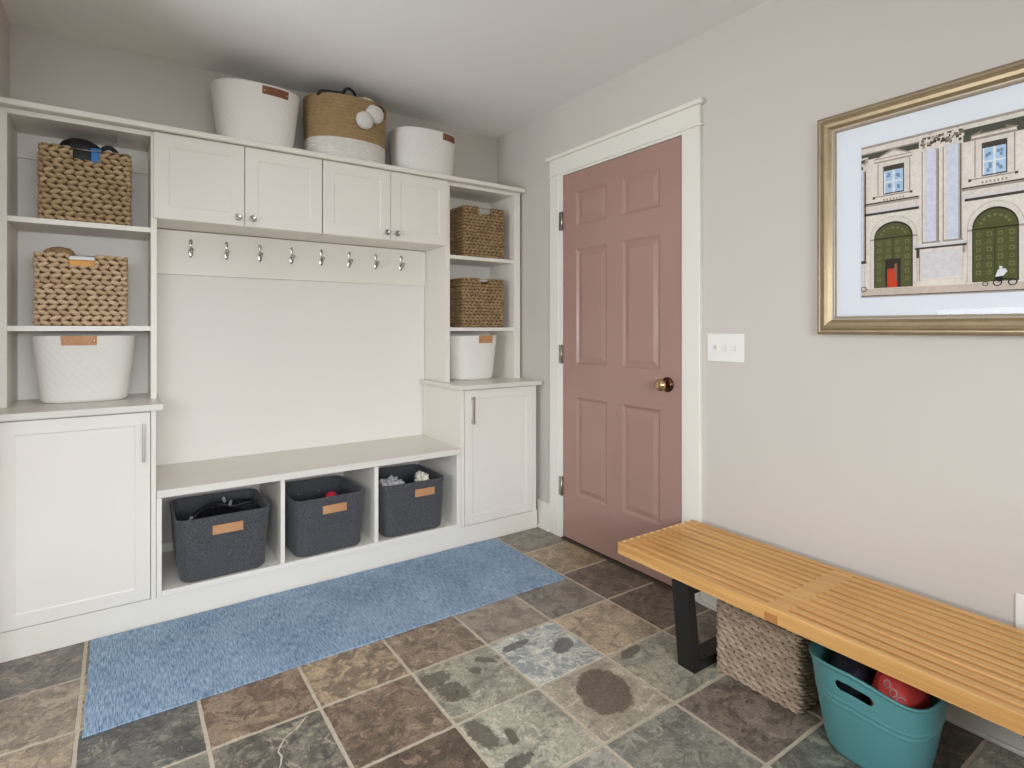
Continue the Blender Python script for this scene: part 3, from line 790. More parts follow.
def two_tone():
    N, nv, H = 260, 120, 0.318
    top, T = superloop(0.206, 0.150, 2.3, N); bot, _ = superloop(0.197, 0.143, 2.3, N)
    h = 0.0180
    def disp(u, i, z, v):
        r = math.floor(z/h); fz = z/h-r
        return 0.0075*(max(0, math.sin(PI*fz))**0.55) + 0.0009*math.sin(u*2*PI*70 + r*1.7)
    sh = Shell(top, bot, H, nv, 0.009, disp=disp)
    # split into two skins by height: straw above, white band below
    t = thing('two_tone_basket', 'round straw basket with a white lower band, middle basket on the top board', 'basket', (0.986, 2.958, 2.0290))
    hi, lo = MB(), MB(); zc = 0.104
    for part, cond in ((hi, lambda z: z > zc), (lo, lambda z: z <= zc)):
        idx = {}
        for f, s in zip(sh.mb.f, sh.mb.s):
            z = sum(sh.mb.v[k][2] for k in f)/len(f)
            if cond(z):
                q = []
                for k in f:
                    if k not in idx: idx[k] = len(part.v); part.v.append(sh.mb.v[k])
                    q.append(idx[k])
                part.f.append(tuple(q)); part.m.append(0); part.s.append(True)
    for nm, part, m_, lb in (('straw_wall', hi, 'rope_straw', 'natural straw upper wall'), ('white_band', lo, 'rope_white', 'white coiled lower band')):
        o = build(nm, part, M[m_], t, local=True, fix=False); o['label'] = lb
        strand_attr(o, lambda c: 0.36 + 0.28*smooth_hash(math.floor(c.z/h), 3, math.floor(math.atan2(c.y, c.x)*16)))
    # looped handle at the front right
    def on(s, z, off):
        i = round(s/T*N) % N
        p, n = sh.at(i, z/H, off); return p
    hm = MB(); hm.tube([on(0.10,0.262,0.002), on(0.11,0.282,0.016), on(0.135,0.292,0.022), on(0.165,0.286,0.020), on(0.185,0.262,0.004)], 0.009, 10)
    o = build('loop_handle', hm, M['rope_straw'], t, local=True)
    o.data.attributes.new('strand', 'FLOAT', 'POINT')
    return t, on
tt, on = two_tone()
# pair of white pompoms tied to the handle
pt = thing('pompom_pair', 'pair of white pompoms hanging on the front of the straw two-tone basket', 'pompom', (1.10, 2.80, 2.19))
for k, (x, y, z, r) in enumerate(((1.028, 2.788, 2.232, 0.044), (1.086, 2.800, 2.278, 0.047))):
    bm = bmesh.new(); bmesh.ops.create_icosphere(bm, subdivisions=5, radius=1)
    for v in bm.verts:
        n = mnoise.noise(v.co*9 + Vector((k*7,0,0)))*0.10 + mnoise.noise(v.co*22)*0.06
        v.co = Vector((x, y, z)) + Vector((v.co.x*r, v.co.y*r*0.42, v.co.z*r))*(1+n)
    mb = MB(); mb.bm(bm, 0, True); bm.free(); build('pompom', mb, M['pompom'], pt)
mb = MB(); mb.tube([(1.040,2.800,2.262), (1.062,2.796,2.292), (1.085,2.800,2.322), (1.118,2.806,2.325), (1.142,2.818,2.312)], 0.0065, 8)
c = build('cord', mb, M['twine'], pt); c['label'] = 'dark twine tie'
mb = MB(); mb.tube([(0.81,2.86,2.338),(0.83,2.84,2.352),(0.88,2.83,2.355),(0.925,2.825,2.360),(0.945,2.83,2.384),(0.970,2.84,2.394),(1.00,2.86,2.384),(1.015,2.88,2.352)], 0.006, 8, flat=1.4)
tag(build('black_strap', mb, M['black_fabric'], origin=(0.9,2.85,2.34)), 'black strap looping over the rim of the straw two-tone basket', 'strap')

def blob(mb, c, s, amp=0.15, f=2.5, sub=4, seed=0, sq=1.0, mat_=0, rot=None):
    bm = bmesh.new(); bmesh.ops.create_icosphere(bm, subdivisions=sub, radius=1)
    R = Matrix.Rotation(rot[0], 3, rot[1]) if rot else Matrix.Identity(3)
    for v in bm.verts:
        d = v.co.normalized()
        q = Vector([math.copysign(abs(k)**sq, k) for k in d])
        n = 1 + amp*mnoise.noise(d*f + Vector((seed,seed*2,seed*3))) + amp*0.5*mnoise.noise(d*f*2.7 + Vector((seed,0,5)))
        v.co = Vector(c) + R @ Vector((q.x*s[0], q.y*s[1], q.z*s[2]))*n
    mb.bm(bm, mat_, True); bm.free()
mb = MB(); blob(mb, (1.062,2.862,2.345), (0.048,0.030,0.028), 0.35, 2.2, 4, 5, 0.8); tag(build('cream_cloth', mb, M['cream'], origin=(1.06,2.86,2.32)), 'crumpled cream cloth at the rim of the straw two-tone basket', 'cloth')

# dark felt bins
def felt_bin(label, loc, tabx, rz=0.0, arch=0.0, wt=0.180, wb=0.163, dt=0.181, db=0.180):
    N = 220; H = 0.260
    top, T = rectloop(wt, dt, 0.045, N); bot, _ = rectloop(wb, db, 0.050, N)
    def disp(u, i, z, v):
        e = 0.0022 if v > 0.90 else 0.0
        if v < 0.05: e -= 0.010*(1-v/0.05)**2
        return e + 0.004*math.sin(u*2*PI*3+loc[0]*9)*math.sin(PI*v)*0.7
    sh = Shell(top, bot, H, 60, 0.005, disp=disp)
    t = thing('felt_bin', label, 'bin', loc, rz, 'charcoal felt bins in the bench cubbies')
    build('bin_body', sh.mb, M['felt'], t, local=True, fix=False)
    i0 = round((tabx-0.057)/T*N); i1 = round((tabx+0.057)/T*N)
    lt = build('leather_tab', sh.patch(i0, i1, 0.71, 0.855, 0.0035, 0.003, arch), M['leather'], t, local=True); lt['label'] = 'tan leather handle tab'
    rivets(lt, sh, [(i0+2, 0.785), (i1-2, 0.785)], 0.0045, M['brass'])
    # rivets of the rear handle, seen on the inside
    for s in (-0.05, 0.05):
        bm = bmesh.new(); bmesh.ops.create_uvsphere(bm, u_segments=10, v_segments=6, radius=0.0045)
        for q in bm.verts: q.co = Vector((q.co.x + s, q.co.y*0.5 + dt-0.012, q.co.z + 0.195))
        m2 = MB(); m2.bm(bm, 0, True); bm.free(); r = build('rear_rivet', m2, M['nickel'], t, local=True); r['label'] = 'small bright rivet'
    return t
felt_bin('charcoal felt bin in the left cubby of the bench with a black leash inside', (0.368, 2.820, 0.1275), 0.010, 0.0)
felt_bin('charcoal felt bin in the middle cubby of the bench with a red ball inside', (0.808, 2.820, 0.1275), 0.015, math.radians(1.5), 0.006, 0.166, 0.156)
felt_bin('charcoal felt bin in the right cubby of the bench with grey and cream cloth inside', (1.243, 2.820, 0.1275), 0.048, math.radians(-0.5), 0.0, 0.174, 0.160)
# what is in them
t = thing('black_leash', 'black padded leash with silver clips lying in the left felt bin', 'leash', (0.37, 2.80, 0.30))
mb = MB(); mb.tube([(0.235,2.690,0.352),(0.255,2.705,0.378),(0.29,2.74,0.395),(0.335,2.775,0.402),(0.375,2.785,0.392),(0.42,2.775,0.380),(0.465,2.765,0.388),(0.51,2.775,0.384)], 0.012, 10, flat=0.7)
mb.tube([(0.355,2.80,0.385),(0.40,2.84,0.372),(0.46,2.86,0.370),(0.50,2.83,0.372)], 0.011, 10)
mb.tube([(0.24,2.72,0.345),(0.30,2.72,0.350),(0.38,2.735,0.352),(0.46,2.73,0.356),(0.515,2.76,0.360)], 0.014, 10)
build('strap', mb, M['black_fabric'], t)
for (x, y, z, r) in ((0.245,2.692,0.376,0.5),(0.382,2.780,0.412,-0.3),(0.405,2.765,0.398,0.2)):
    mb = MB(); bm = bmesh.new(); bmesh.ops.create_cube(bm, size=1)
    for v in bm.verts: v.co = Vector((x,y,z)) + Matrix.Rotation(r,3,'Y') @ Vector((v.co.x*0.012, v.co.y*0.010, v.co.z*0.026))
    bmesh.ops.bevel(bm, geom=bm.edges[:], offset=0.003, segments=2, affect='EDGES'); mb.bm(bm); bm.free()
    b = build('clip', mb, M['nickel'], t); b['label'] = 'small silver clip'
mb = MB(); blob(mb, (0.375,2.84,0.245), (0.135,0.125,0.100), 0.12, 2.0, 4, 3, 0.7); tag(build('black_jacket', mb, M['black_fabric'], origin=(0.375,2.84,0.15)), 'bundled black garment under the leash in the left felt bin', 'garment')
mb = MB(); blob(mb, (0.846,2.752,0.352), (0.028,0.026,0.026), 0.10, 2, 4, 2); tag(build('red_ball', mb, M['redball'], origin=(0.846,2.76,0.315)), 'small red ball peeking over the rim of the middle felt bin', 'ball')
mb = MB(); blob(mb, (0.80,2.83,0.228), (0.118,0.125,0.083), 0.12, 2.0, 4, 8, 0.7); tag(build('black_scarf', mb, M['black_fabric'], origin=(0.80,2.83,0.15)), 'bundled dark garment under the red ball in the middle felt bin', 'garment')
mb = MB(); blob(mb, (1.145,2.725,0.358), (0.058,0.050,0.046), 0.45, 2.6, 5, 4, 0.85); tag(build('grey_cloth', mb, M['grey_cloth'], origin=(1.145,2.725,0.30)), 'crumpled light grey cloth at the left of the right felt bin', 'cloth')
mb = MB(); blob(mb, (1.322,2.735,0.360), (0.034,0.040,0.044), 0.5, 2.4, 5, 9, 0.85); tag(build('cream_cloth', mb, M['cream'], origin=(1.322,2.735,0.32)), 'crumpled cream cloth at the right of the right felt bin', 'cloth')
mb = MB(); blob(mb, (1.245,2.84,0.228), (0.122,0.12,0.083), 0.12, 2.0, 4, 15, 0.7); tag(build('dark_garment', mb, M['felt'], origin=(1.245,2.84,0.15)), 'bundled dark garment under the pale cloths in the right felt bin', 'garment')

# contents of the left shelf baskets
t = thing('knit_hat', 'round black hat rising above the rim of the top left woven basket', 'hat', (-0.115, 2.95, 1.80))
mb = MB(); blob(mb, (-0.128,2.922,1.872), (0.082,0.062,0.078), 0.06, 2.0, 4, 1, 0.9); build('crown', mb, M['black_fabric'], t)
mb = MB(); mb.tube([(-0.070,2.90,1.890),(-0.052,2.885,1.915),(-0.030,2.885,1.922),(-0.010,2.895,1.908),(0.002,2.91,1.885)], 0.008, 8, flat=1.2); build('strap', mb, M['black_fabric'], t)
t = tag(build('blue_box', bx(-0.094, -0.058, 2.856, 2.885, 1.836, 1.905, 0.003), M['blue_plastic'], origin=(-0.076,2.87,1.836)), 'bright blue box showing in the hand hole of the top left woven basket', 'box')
mb = MB(); blob(mb, (-0.196,2.908,1.462), (0.052,0.038,0.038), 0.12, 2.2, 4, 6); tag(build('straw_hat', mb, M['straw_hat'], origin=(-0.15,2.905,1.42)), 'tan straw bundle rising above the rim of the middle left basket', 'hat')
t = thing('amber_packet', 'amber and white packet showing in the hand hole of the middle left basket', 'packet', (-0.12, 2.875, 1.30))
o = build('packet', bx(-0.168, -0.078, 2.862, 2.885, 1.330, 1.446, 0.003), M['amber'], t)
o = build('lid', bx(-0.168, -0.078, 2.861, 2.886, 1.4465, 1.463, 0.003), M['paper'], t); o['label'] = 'white top edge'

# ------------------------------------------------------------------ runner rug
def make_runner():
    mb = MB(); x0, x1, y0, y1 = -0.086, 1.712, 2.022, 2.630
    nx, ny = 120, 40; rnd = random.Random(4)
    def edge(x, y):
        return (x + 0.0012*math.sin(y*31)+0.0008*math.sin(y*77), y + 0.0016*math.sin(x*13+1)+0.0008*math.sin(x*41))
    tv = []; 
    for j in range(ny+1):
        for i in range(nx+1):
            x, y = x0+(x1-x0)*i/nx, y0+(y1-y0)*j/ny; ex, ey = edge(x, y)
            z = 0.0052 + 0.0008*math.sin(x*7)*math.sin(y*9)
            tv.append((ex, ey, z))
    W = nx+1
    fs = [(j*W+i, j*W+i+1, (j+1)*W+i+1, (j+1)*W+i) for j in range(ny) for i in range(nx)]
    per = [i for i in range(W)] + [j*W+nx for j in range(1, ny+1)] + [ny*W+i for i in range(nx-1, -1, -1)] + [j*W for j in range(ny-1, 0, -1)]
    k = len(tv); bv = [(tv[p][0], tv[p][1], 0.0004) for p in per]
    n = len(per)
    fs += [(per[a], k+a, k+(a+1) % n, per[(a+1) % n]) for a in range(n)] + [tuple(range(k+n-1, k-1, -1))]
    mb.add(tv+bv, fs, 0, False)
    tag(build('runner_rug', mb, M['runner'], origin=(0.81,2.32,0)), 'long blue woven runner rug on the slate floor in front of the bench cubbies', 'rug')
make_runner()

# ------------------------------------------------------------------ slatted bench
def make_bench():
    X0, X1, YA, YC, ZT, ZB = 1.553, 1.996, 0.0, 1.527, 0.360, 0.316
    t = thing('slatted_bench', 'honey wood slatted platform bench along the right wall with black legs', 'bench', ((X0+X1)/2, (YA+YC)/2, 0))
    n = 12; sw = 0.0235; pitch = (X1-X0-sw)/(n-1)
    ym = 0.907
    for k in range(n):
        x = X0 + pitch*k
        o = build('slat', bx(x, x+sw, YA, YC, ZB, ZT, 0.0018), M['wood'], t)
    for y0, y1, tip in ((YC-0.040, YC, 1), (YA, YA+0.040, 0)):      # blocks of the finger joints between slats
        for k in range(n-1):
            mb = MB()
            a, b = X0+pitch*k+sw+0.0002, X0+pitch*(k+1)-0.0002
            if tip:
                mb.box(a, b, y0, y1-0.013, ZB+0.001, ZT-0.0006, 0.0008, 0); mb.box(a, b, y1-0.013, y1-0.0002, ZB+0.001, ZT-0.0003, 0.0006, 1)
            else: mb.box(a, b, y0+0.0005, y1, ZB+0.001, ZT-0.0006, 0.0008, 0)
            build('end_block', mb, [M['wood'], M['wood_joint']], t)
    for k in range(n-1):
        a, b = X0+pitch*k+sw+0.0002, X0+pitch*(k+1)-0.0002
        build('middle_block', bx(a, b, ym-0.030, ym+0.030, ZB+0.001, ZT-0.0006, 0.0008), M['wood'], t)
    r = build('cross_rail', bx(X0-0.0008, X0+0.02, 0.894, 0.934, ZB+0.0008, ZB+0.026, 0.0006), M['wood_end'], t); r['label'] = 'darker end grain of the cross rail'
    for y in (1.20, ym, 0.33):
        build('stretcher', bx(X0+0.012, X1-0.012, y-0.03, y+0.03, ZB-0.010, ZB-0.0003, 0.001), M['black'], t)
    for yc in (1.247, 0.275):  # trapezoid legs
        mb = MB(); ya, yb = yc-0.035, yc+0.035; th = 0.034
        zt = ZB-0.0103
        out = [(X0+0.010, zt), (X0+0.045, 0.0), (X1-0.045, 0.0), (X1-0.010, zt)]
        inn = [(X0+0.010+th+0.002, zt-th), (X0+0.045+th-0.002, th), (X1-0.045-th+0.002, th), (X1-0.010-th-0.002, zt-th)]
        vs = []
        for y in (ya, yb):
            vs += [(p[0], y, p[1]) for p in out] + [(p[0], y, p[1]) for p in inn]
        fs = []
        for k in range(4):
            q = (k+1) % 4
            fs += [(k, q, 4+q, 4+k), (8+q, 8+k, 12+k, 12+q), (k, 8+k, 8+q, q), (4+q, 12+q, 12+k, 4+k)]
        mb.add(vs, fs)
        l = build('leg', mb, M['black'], t); l['label'] = 'black trapezoid leg frame'
        bv = l.modifiers.new('Bevel', 'BEVEL'); bv.width = 0.002; bv.segments = 2
make_bench()

# ------------------------------------------------------------------ teal tub
def make_teal():
    N, nv, H = 240, 64, 0.252
    # local frame: front (-y of the loop) faces -X in the room
    top, T = superloop(0.158, 0.150, 2.5, N); bot, _ = superloop(0.128, 0.118, 2.5, N)
    def rim(u): return 0.010*math.cos(4*PI*u) - 0.024*math.exp(-((u-0.145)/0.085)**2)
    def disp(u, i, z, v):
        d = 0.0
        if v > 0.955: d += 0.004*math.sin((v-0.955)/0.045*PI*0.75)
        for c in (0.60, 0.66):
            d += 0.0016*math.exp(-((v-c)/0.012)**2)
        if v < 0.05: d -= 0.010*(1-v/0.05)**2
        return d
    def hole(u, v):
        for c in (0.0, 0.5):
            s = ((u-c+0.5) % 1.0 - 0.5)*T; q = (v-0.825)*H
            dx = max(abs(s)-0.037, 0)
            if dx*dx + q*q < 0.0125**2: return True
        return False
    N2 = 400
    top, T = superloop(0.158, 0.150, 2.5, N2); bot, _ = superloop(0.116, 0.108, 2.5, N2)
    sh = Shell(top, bot, H, 110, 0.004, rim=rim, disp=disp, hole=hole, curve=0.85)
    t = thing('teal_tub', 'teal flexible plastic tub with oval hand hole under the slatted bench', 'tub', (1.724, 0.703, 0.0), -PI/2)
    build('tub_body', sh.mb, M['teal'], t, local=True, fix=False)
make_teal()
mb = MB(); blob(mb, (1.728,0.762,0.150), (0.085,0.058,0.098), 0.10, 2.0, 4, 3, 0.75)
t = tag(build('navy_bag', mb, [M['navy'], M['paper']], origin=(1.715,0.738,0.05)), 'dark navy bag inside the teal tub, left of the red one', 'bag')
t = thing('red_bag', 'red bag with pale grey letters inside the teal tub', 'bag', (1.715, 0.612, 0.06))
mb = MB(); blob(mb, (1.715,0.644,0.172), (0.092,0.056,0.096), 0.05, 2.0, 5, 11, 0.8); build('body', mb, M['red'], t)
def letters(text, size, loc, rot, m, parent, name='lettering'):
    cu = bpy.data.curves.new(name, 'FONT'); cu.body = text; cu.size = size; cu.extrude = 0.0; cu.align_x = 'CENTER'; cu.align_y = 'CENTER'
    o = bpy.data.objects.new(name, cu); COL.objects.link(o)
    bpy.context.view_layer.update()
    me = bpy.data.meshes.new_from_object(o); bpy.data.objects.remove(o)
    o = bpy.data.objects.new(name, me); COL.objects.link(o); me.materials.clear(); me.materials.append(m)
    o.parent = parent; o.matrix_local = Matrix.Translation(Vector(loc)-WORLD[parent]) @ rot
    return o

# ------------------------------------------------------------------ framed picture on the right wall
def make_picture():
    Y1, Y0, Z0, Z1 = 1.017, 0.100, 1.150, 1.905      # left and right ends seen from the room
    t = thing('framed_picture', 'large framed photograph of a stone facade in a champagne gold frame on the right wall', 'picture', (2.045, (Y0+Y1)/2, Z0))
    # moulding profile: (inset from outer edge, x)
    prof = [(0.0, XR-0.001), (0.0, 2.022), (0.003, 2.018), (0.008, 2.016), (0.011, 2.019), (0.014, 2.019), (0.020, 2.012), (0.030, 2.0095), (0.040, 2.012), (0.050, 2.020), (0.054, 2.021), (0.058, 2.019), (0.061, 2.021), (0.0625, 2.030)]
    mb = MB(); rings = []
    for ins, x in prof:
        rings.append([(x, Y1-ins, Z0+ins), (x, Y0+ins, Z0+ins), (x, Y0+ins, Z1-ins), (x, Y1-ins, Z1-ins)])
    for a, (A, B) in enumerate(zip(rings, rings[1:])):
        for k in range(4):
            q = (k+1) % 4
            mb.add([A[k], A[q], B[q], B[k]], [(0,1,2,3)], 1 if a in (3, 9, 10, 11) else 0)
    build('frame', mb, [M['gold'], M['silver_lip']], t, fix=False)
    XM = 2.0285
    iy0, iy1, iz0, iz1 = 0.240, 0.876, 1.273, 1.772
    oy0, oy1, oz0, oz1 = Y0+0.058, Y1-0.058, Z0+0.058, Z1-0.058
    mb = MB(); b = 0.0015
    def rg(y0,y1,z0,z1,x): return [(x,y1,z0),(x,y0,z0),(x,y0,z1),(x,y1,z1)]
    seq = [rg(oy0,oy1,oz0,oz1,XM+0.003), rg(oy0,oy1,oz0,oz1,XM), rg(iy0-b,iy1+b,iz0-b,iz1+b,XM), rg(iy0,iy1,iz0,iz1,XM+0.0018)]
    for A, B in zip(seq, seq[1:]): mb.add(A+B, [(k,(k+1) % 4,4+(k+1) % 4,4+k) for k in range(4)])
    build('mat_board', mb, M['mat_board'], t)
    # the print: layered flat shapes of a classical facade
    INK = {}
    def ink(name, r, g, b_):
        INK[name] = len(INK); k = (1.18 if max(r,g,b_) > 207 else 1.5) if min(r,g,b_) > 100 else 1.3
        c4 = tuple(min(0.9, q) for q in lin(r,g,b_,k)[:3]) + (1,)
        c5 = tuple(q*0.84 for q in c4[:3]) + (1,)
        mats.append(mat('print_' + name, c4, 0.7, spec=0.2, var=((90,90,90), c5, 0.35, 0.7)))
    mats = []
    for n, c in dict(stone=(204,194,184), pale=(214,208,208), cream=(222,212,202), shade=(148,134,122), dark=(66,58,50), soffit=(74,74,62), green=(82,84,46), green2=(112,112,68), deep=(48,38,28), red=(196,62,26), glass=(176,200,224), glassd=(104,128,150), white=(226,232,240), ground=(180,166,154), capital=(122,110,94), blue=(208,210,222), black=(36,30,30), shirt=(232,232,232), brown=(128,92,66)).items(): ink(n, *c)
    pm = MB(); XP = XM+0.0019; LAY = 0.00004; lay = [0]
    def poly(pts, c, bump=True):
        if bump: lay[0] += 1
        x = XP - 0.000005*lay[0]
        pts = [(max(iy0, min(iy1, y)), max(iz0, min(iz1, z))) for y, z in pts]
        pm.add([(x, y, z) for y, z in pts], [tuple(range(len(pts)))], INK[c])
    def rect(y1, y0, z0, z1, c): poly([(y1,z0),(y0,z0),(y0,z1),(y1,z1)], c)
    def arch(yc, hw, z0, zs, zt, c, n=20):
        poly([(yc+hw,z0),(yc-hw,z0)] + [(yc-hw*math.cos(PI*k/n), zs+(zt-zs)*math.sin(PI*k/n)) for k in range(n+1)], c)
    x0 = XP
    pm.add([(x0+0.0002,iy1,iz0),(x0+0.0002,iy0,iz0),(x0+0.0002,iy0,iz1),(x0+0.0002,iy1,iz1)], [(0,1,2,3)], INK['stone'])
    def bay(s):
        # s maps metres measured in the left bay (y) to the drawing
        pass
    rect(iy1, iy0, 1.765, iz1, 'shade'); rect(iy1, iy0, 1.748, 1.765, 'cream'); rect(iy1, iy0, 1.745, 1.749, 'shade')
    rect(iy1, 0.695, 1.727, 1.745, 'soffit'); rect(0.60, 0.385, 1.715, 1.752, 'soffit')
    rect(0.385, iy0, 1.73, 1.745, 'soffit')
    # string courses
    for (a, b_) in ((iy1, 0.709), (0.605, 0.45), (0.45, 0.385), (0.335, iy0)):
        rect(a, b_, 1.572, 1.580, 'shade'); rect(a, b_, 1.578, 1.582, 'dark'); rect(a, b_, 1.556, 1.572, 'cream'); rect(a-0.008, b_, 1.541, 1.549, 'dark'); rect(a, b_, 1.549, 1.556, 'pale')
    def win(y1, y0, zt, zb, kind):
        w = y1-y0; yc = (y1+y0)/2
        rect(y1+0.016, y0-0.016, zb-0.004, zt+0.012, 'cream'); rect(y1+0.017, y1+0.014, zb, zt+0.012, 'shade'); rect(y0-0.014, y0-0.017, zb, zt+0.012, 'shade')
        rect(y1, y0, zb, zt, 'dark'); rect(y1-0.004, y0+0.003, zb+0.004, zt-0.016, 'glass')
        for (a, b_, c, d) in ((0.08,0.42,0.08,0.44),(0.56,0.92,0.10,0.42),(0.06,0.40,0.56,0.92),(0.58,0.90,0.60,0.94)):
            for q in range(3):
                rr = random.Random(int(yc*1000)+q+int(a*100))
                ya = y1-0.004-(w-0.007)*(a+(b_-a)*rr.random()*0.6); za = zb+0.004+(zt-zb-0.020)*(c+(d-c)*rr.random()*0.6)
                rect(ya, ya-w*0.12, za, za+(zt-zb)*0.10, 'glassd')
        rect(yc+0.0028, yc-0.0028, zb+0.003, zt-0.016, 'white'); rect(y1-0.003, y0+0.003, (zt+zb)/2-0.009, (zt+zb)/2-0.005, 'white')
        rect(y1-0.002, y1-0.006, zb+0.003, zt-0.016, 'white')
        # sill and balusters
        rect(y1+0.030, y0-0.022, zb-0.006, zb-0.002, 'shade'); rect(y1+0.031, y1+0.024, zb-0.010, zb-0.002, 'dark'); rect(y0-0.016, y0-0.023, zb-0.008, zb-0.001, 'dark')
        for k in range(7):
            yk = y1-0.002-(w-0.004)*k/6; rect(yk+0.002, yk-0.002, zb-0.020, zb-0.013, 'shade')
        # hood
        zh = zt+0.014
        rect(y1+0.026, y0-0.022, zh, zh+0.006, 'shade'); rect(y1+0.024, y0-0.020, zh+0.005, zh+0.012, 'cream')
        if kind == 'gable':
            poly([(y1+0.030,zh+0.012),(y0-0.024,zh+0.012),(yc,zh+0.040)], 'shade'); poly([(y1+0.016,zh+0.015),(y0-0.012,zh+0.015),(yc,zh+0.032)], 'stone')
        else:
            poly([(y1+0.030,zh+0.012),(y1+0.004,zh+0.012),(y1-0.002,zh+0.026)], 'capital'); poly([(y0-0.026,zh+0.012),(y0,zh+0.012),(y0+0.006,zh+0.026)], 'capital')
            rect(y1+0.024, y0-0.022, zh+0.011, zh+0.015, 'shade')
    win(0.811, 0.752, 1.694, 1.603, 'gable'); win(0.557, 0.500, 1.702, 1.606, 'open'); win(0.310, 0.258, 1.694, 1.603, 'gable')
    def portal(yc, hw, zb, zs, zt, open_door):
        arch(yc, hw+0.012, zb, zs, zt+0.017, 'shade'); arch(yc, hw+0.011, zb, zs, zt+0.016, 'cream')
        rect(yc+hw+0.012, yc+hw, zs-0.006, zs, 'shade'); rect(yc-hw, yc-hw-0.012, zs-0.006, zs, 'shade')
        arch(yc, hw, zb, zs, zt, 'deep'); arch(yc, hw-0.003, zb, zs-0.002, zt-0.006, 'green')
        # fan light ornament and coffered leaves
        for k in range(1, 8):
            a = PI*k/8; c, s = math.cos(a), math.sin(a)
            y_, z_ = yc-hw*0.66*c, zs+(zt-zs)*0.60*s
            rect(y_+0.0035, y_-0.0035, z_-0.003, z_+0.004, 'green2')
        rect(yc+hw-0.003, yc-hw+0.003, zs-0.004, zs, 'deep')
        rows = 6
        for r in range(rows):
            for c in range(4):
                yy = yc+hw*0.72-hw*0.48*c; zz = zs-0.018-(zs-zb-0.022)*r/rows
                q = 0.006 if (r+c) % 2 else 0.0048
                rect(yy+q, yy-q, zz-q*1.1, zz+q*1.1, 'green2'); rect(yy+q*0.55, yy-q*0.55, zz-q*0.6, zz+q*0.6, 'green')
        rect(yc+0.0008, yc-0.0008, zb, zs-0.004, 'deep')
        if open_door:
            rect(yc+0.022, yc-0.022, zb, zb+0.092, 'deep'); rect(yc+0.016, yc-0.012, zb, zb+0.060, 'red'); rect(yc-0.004, yc-0.012, zb+0.02, zb+0.075, 'brown'); rect(yc+0.010, yc-0.006, zb+0.012, zb+0.046, 'red')
    portal(0.783, 0.055, 1.302, 1.463, 1.513, True); portal(0.527, 0.052, 1.304, 1.458, 1.515, False); portal(0.285, 0.042, 1.302, 1.463, 1.513, False)
    # giant order: pier, two columns, capitals and pedestal
    rect(0.711, 0.603, 1.42, 1.765, 'stone')
    def column(y1, y0, zb, zt, zc):
        rect(y1+0.007, y1+0.004, zb, zt, 'shade'); rect(y1, y0, zb, zt, 'blue'); rect(y1, y1-0.006, zb, zt, 'pale'); rect(y0+0.003, y0, zb, zt, 'shade'); rect(y0-0.001, y0-0.004, zb, zt, 'dark')
        rr = random.Random(int(y1*1000))
        rect(y1+0.004, y0-0.004, zt, zt+0.006, 'pale')
        for k in range(44):
            a, c = y1+0.008-(y1-y0+0.016)*rr.random(), zt+0.006+(zc-zt-0.012)*rr.random()
            rect(a+0.004, a-0.003, c, c+0.008, rr.choice(['capital','dark','cream','capital','dark','shade']))
        rect(y1+0.011, y0-0.011, zc-0.006, zc, 'cream')
        rect(y1+0.007, y0-0.007, zb-0.004, zb+0.002, 'shade'); rect(y1+0.008, y0-0.008, zb-0.012, zb-0.004, 'white')
    column(0.697, 0.664, 1.434, 1.714, 1.762); column(0.643, 0.608, 1.434, 1.716, 1.764)
    column(0.886, 0.866, 1.390, 1.690, 1.735)
    rect(0.722, 0.592, 1.414, 1.420, 'dark'); rect(0.720, 0.594, 1.420, 1.427, 'pale'); rect(0.718, 0.706, 1.388, 1.414, 'dark'); rect(0.606, 0.596, 1.394, 1.414, 'shade')
    rect(0.710, 0.601, 1.296, 1.414, 'cream'); rect(0.7105, 0.708, 1.296, 1.414, 'shade'); rect(0.716, 0.592, 1.290, 1.316, 'stone'); rect(0.706, 0.604, 1.325, 1.405, 'pale')
    rect(0.412, 0.312, 1.42, 1.765, 'stone'); column(0.402, 0.370, 1.434, 1.714, 1.762); column(0.352, 0.320, 1.434, 1.714, 1.762)
    rect(0.422, 0.302, 1.414, 1.420, 'dark'); rect(0.412, 0.312, 1.290, 1.414, 'cream')
    rect(iy1, 0.862, 1.384, 1.394, 'dark'); rect(iy1, 0.866, 1.300, 1.384, 'pale')
    # street, kerb and a rider on a bicycle
    rect(iy1, iy0, iz0, 1.300, 'ground'); rect(iy1, iy0, iz0, 1.2775, 'shade'); rect(iy1, iy0, 1.2765, 1.2785, 'black')
    def wheel(y, z, r):
        n = 18
        ring = [(y+r*math.cos(2*PI*k/n), z+r*math.sin(2*PI*k/n)) for k in range(n)]; inn = [(y+r*0.72*math.cos(2*PI*k/n), z+r*0.72*math.sin(2*PI*k/n)) for k in range(n)]
        lay[0] += 1
        for k in range(n):
            q = (k+1) % n; poly([ring[k], ring[q], inn[q], inn[k]], 'black', False)
    for y in (0.521, 0.488): wheel(y, 1.300, 0.0105)
    wheel(0.548, 1.298, 0.007); wheel(0.868, 1.300, 0.009)
    poly([(0.521,1.301),(0.505,1.312),(0.488,1.301),(0.490,1.303),(0.505,1.309),(0.521,1.299)], 'black'); poly([(0.528,1.316),(0.508,1.318),(0.512,1.302),(0.522,1.304)], 'black')
    poly([(0.526,1.316),(0.508,1.318),(0.499,1.330),(0.504,1.339),(0.520,1.336)], 'shirt'); poly([(0.517,1.337),(0.510,1.338),(0.510,1.345),(0.517,1.346)], 'shirt')
    build('print', pm, mats, t, fix=False)
    g = MB(); g.add([(XM-0.0062,oy1,oz0),(XM-0.0062,oy0,oz0),(XM-0.0062,oy0,oz1),(XM-0.0062,oy1,oz1)], [(0,1,2,3)])
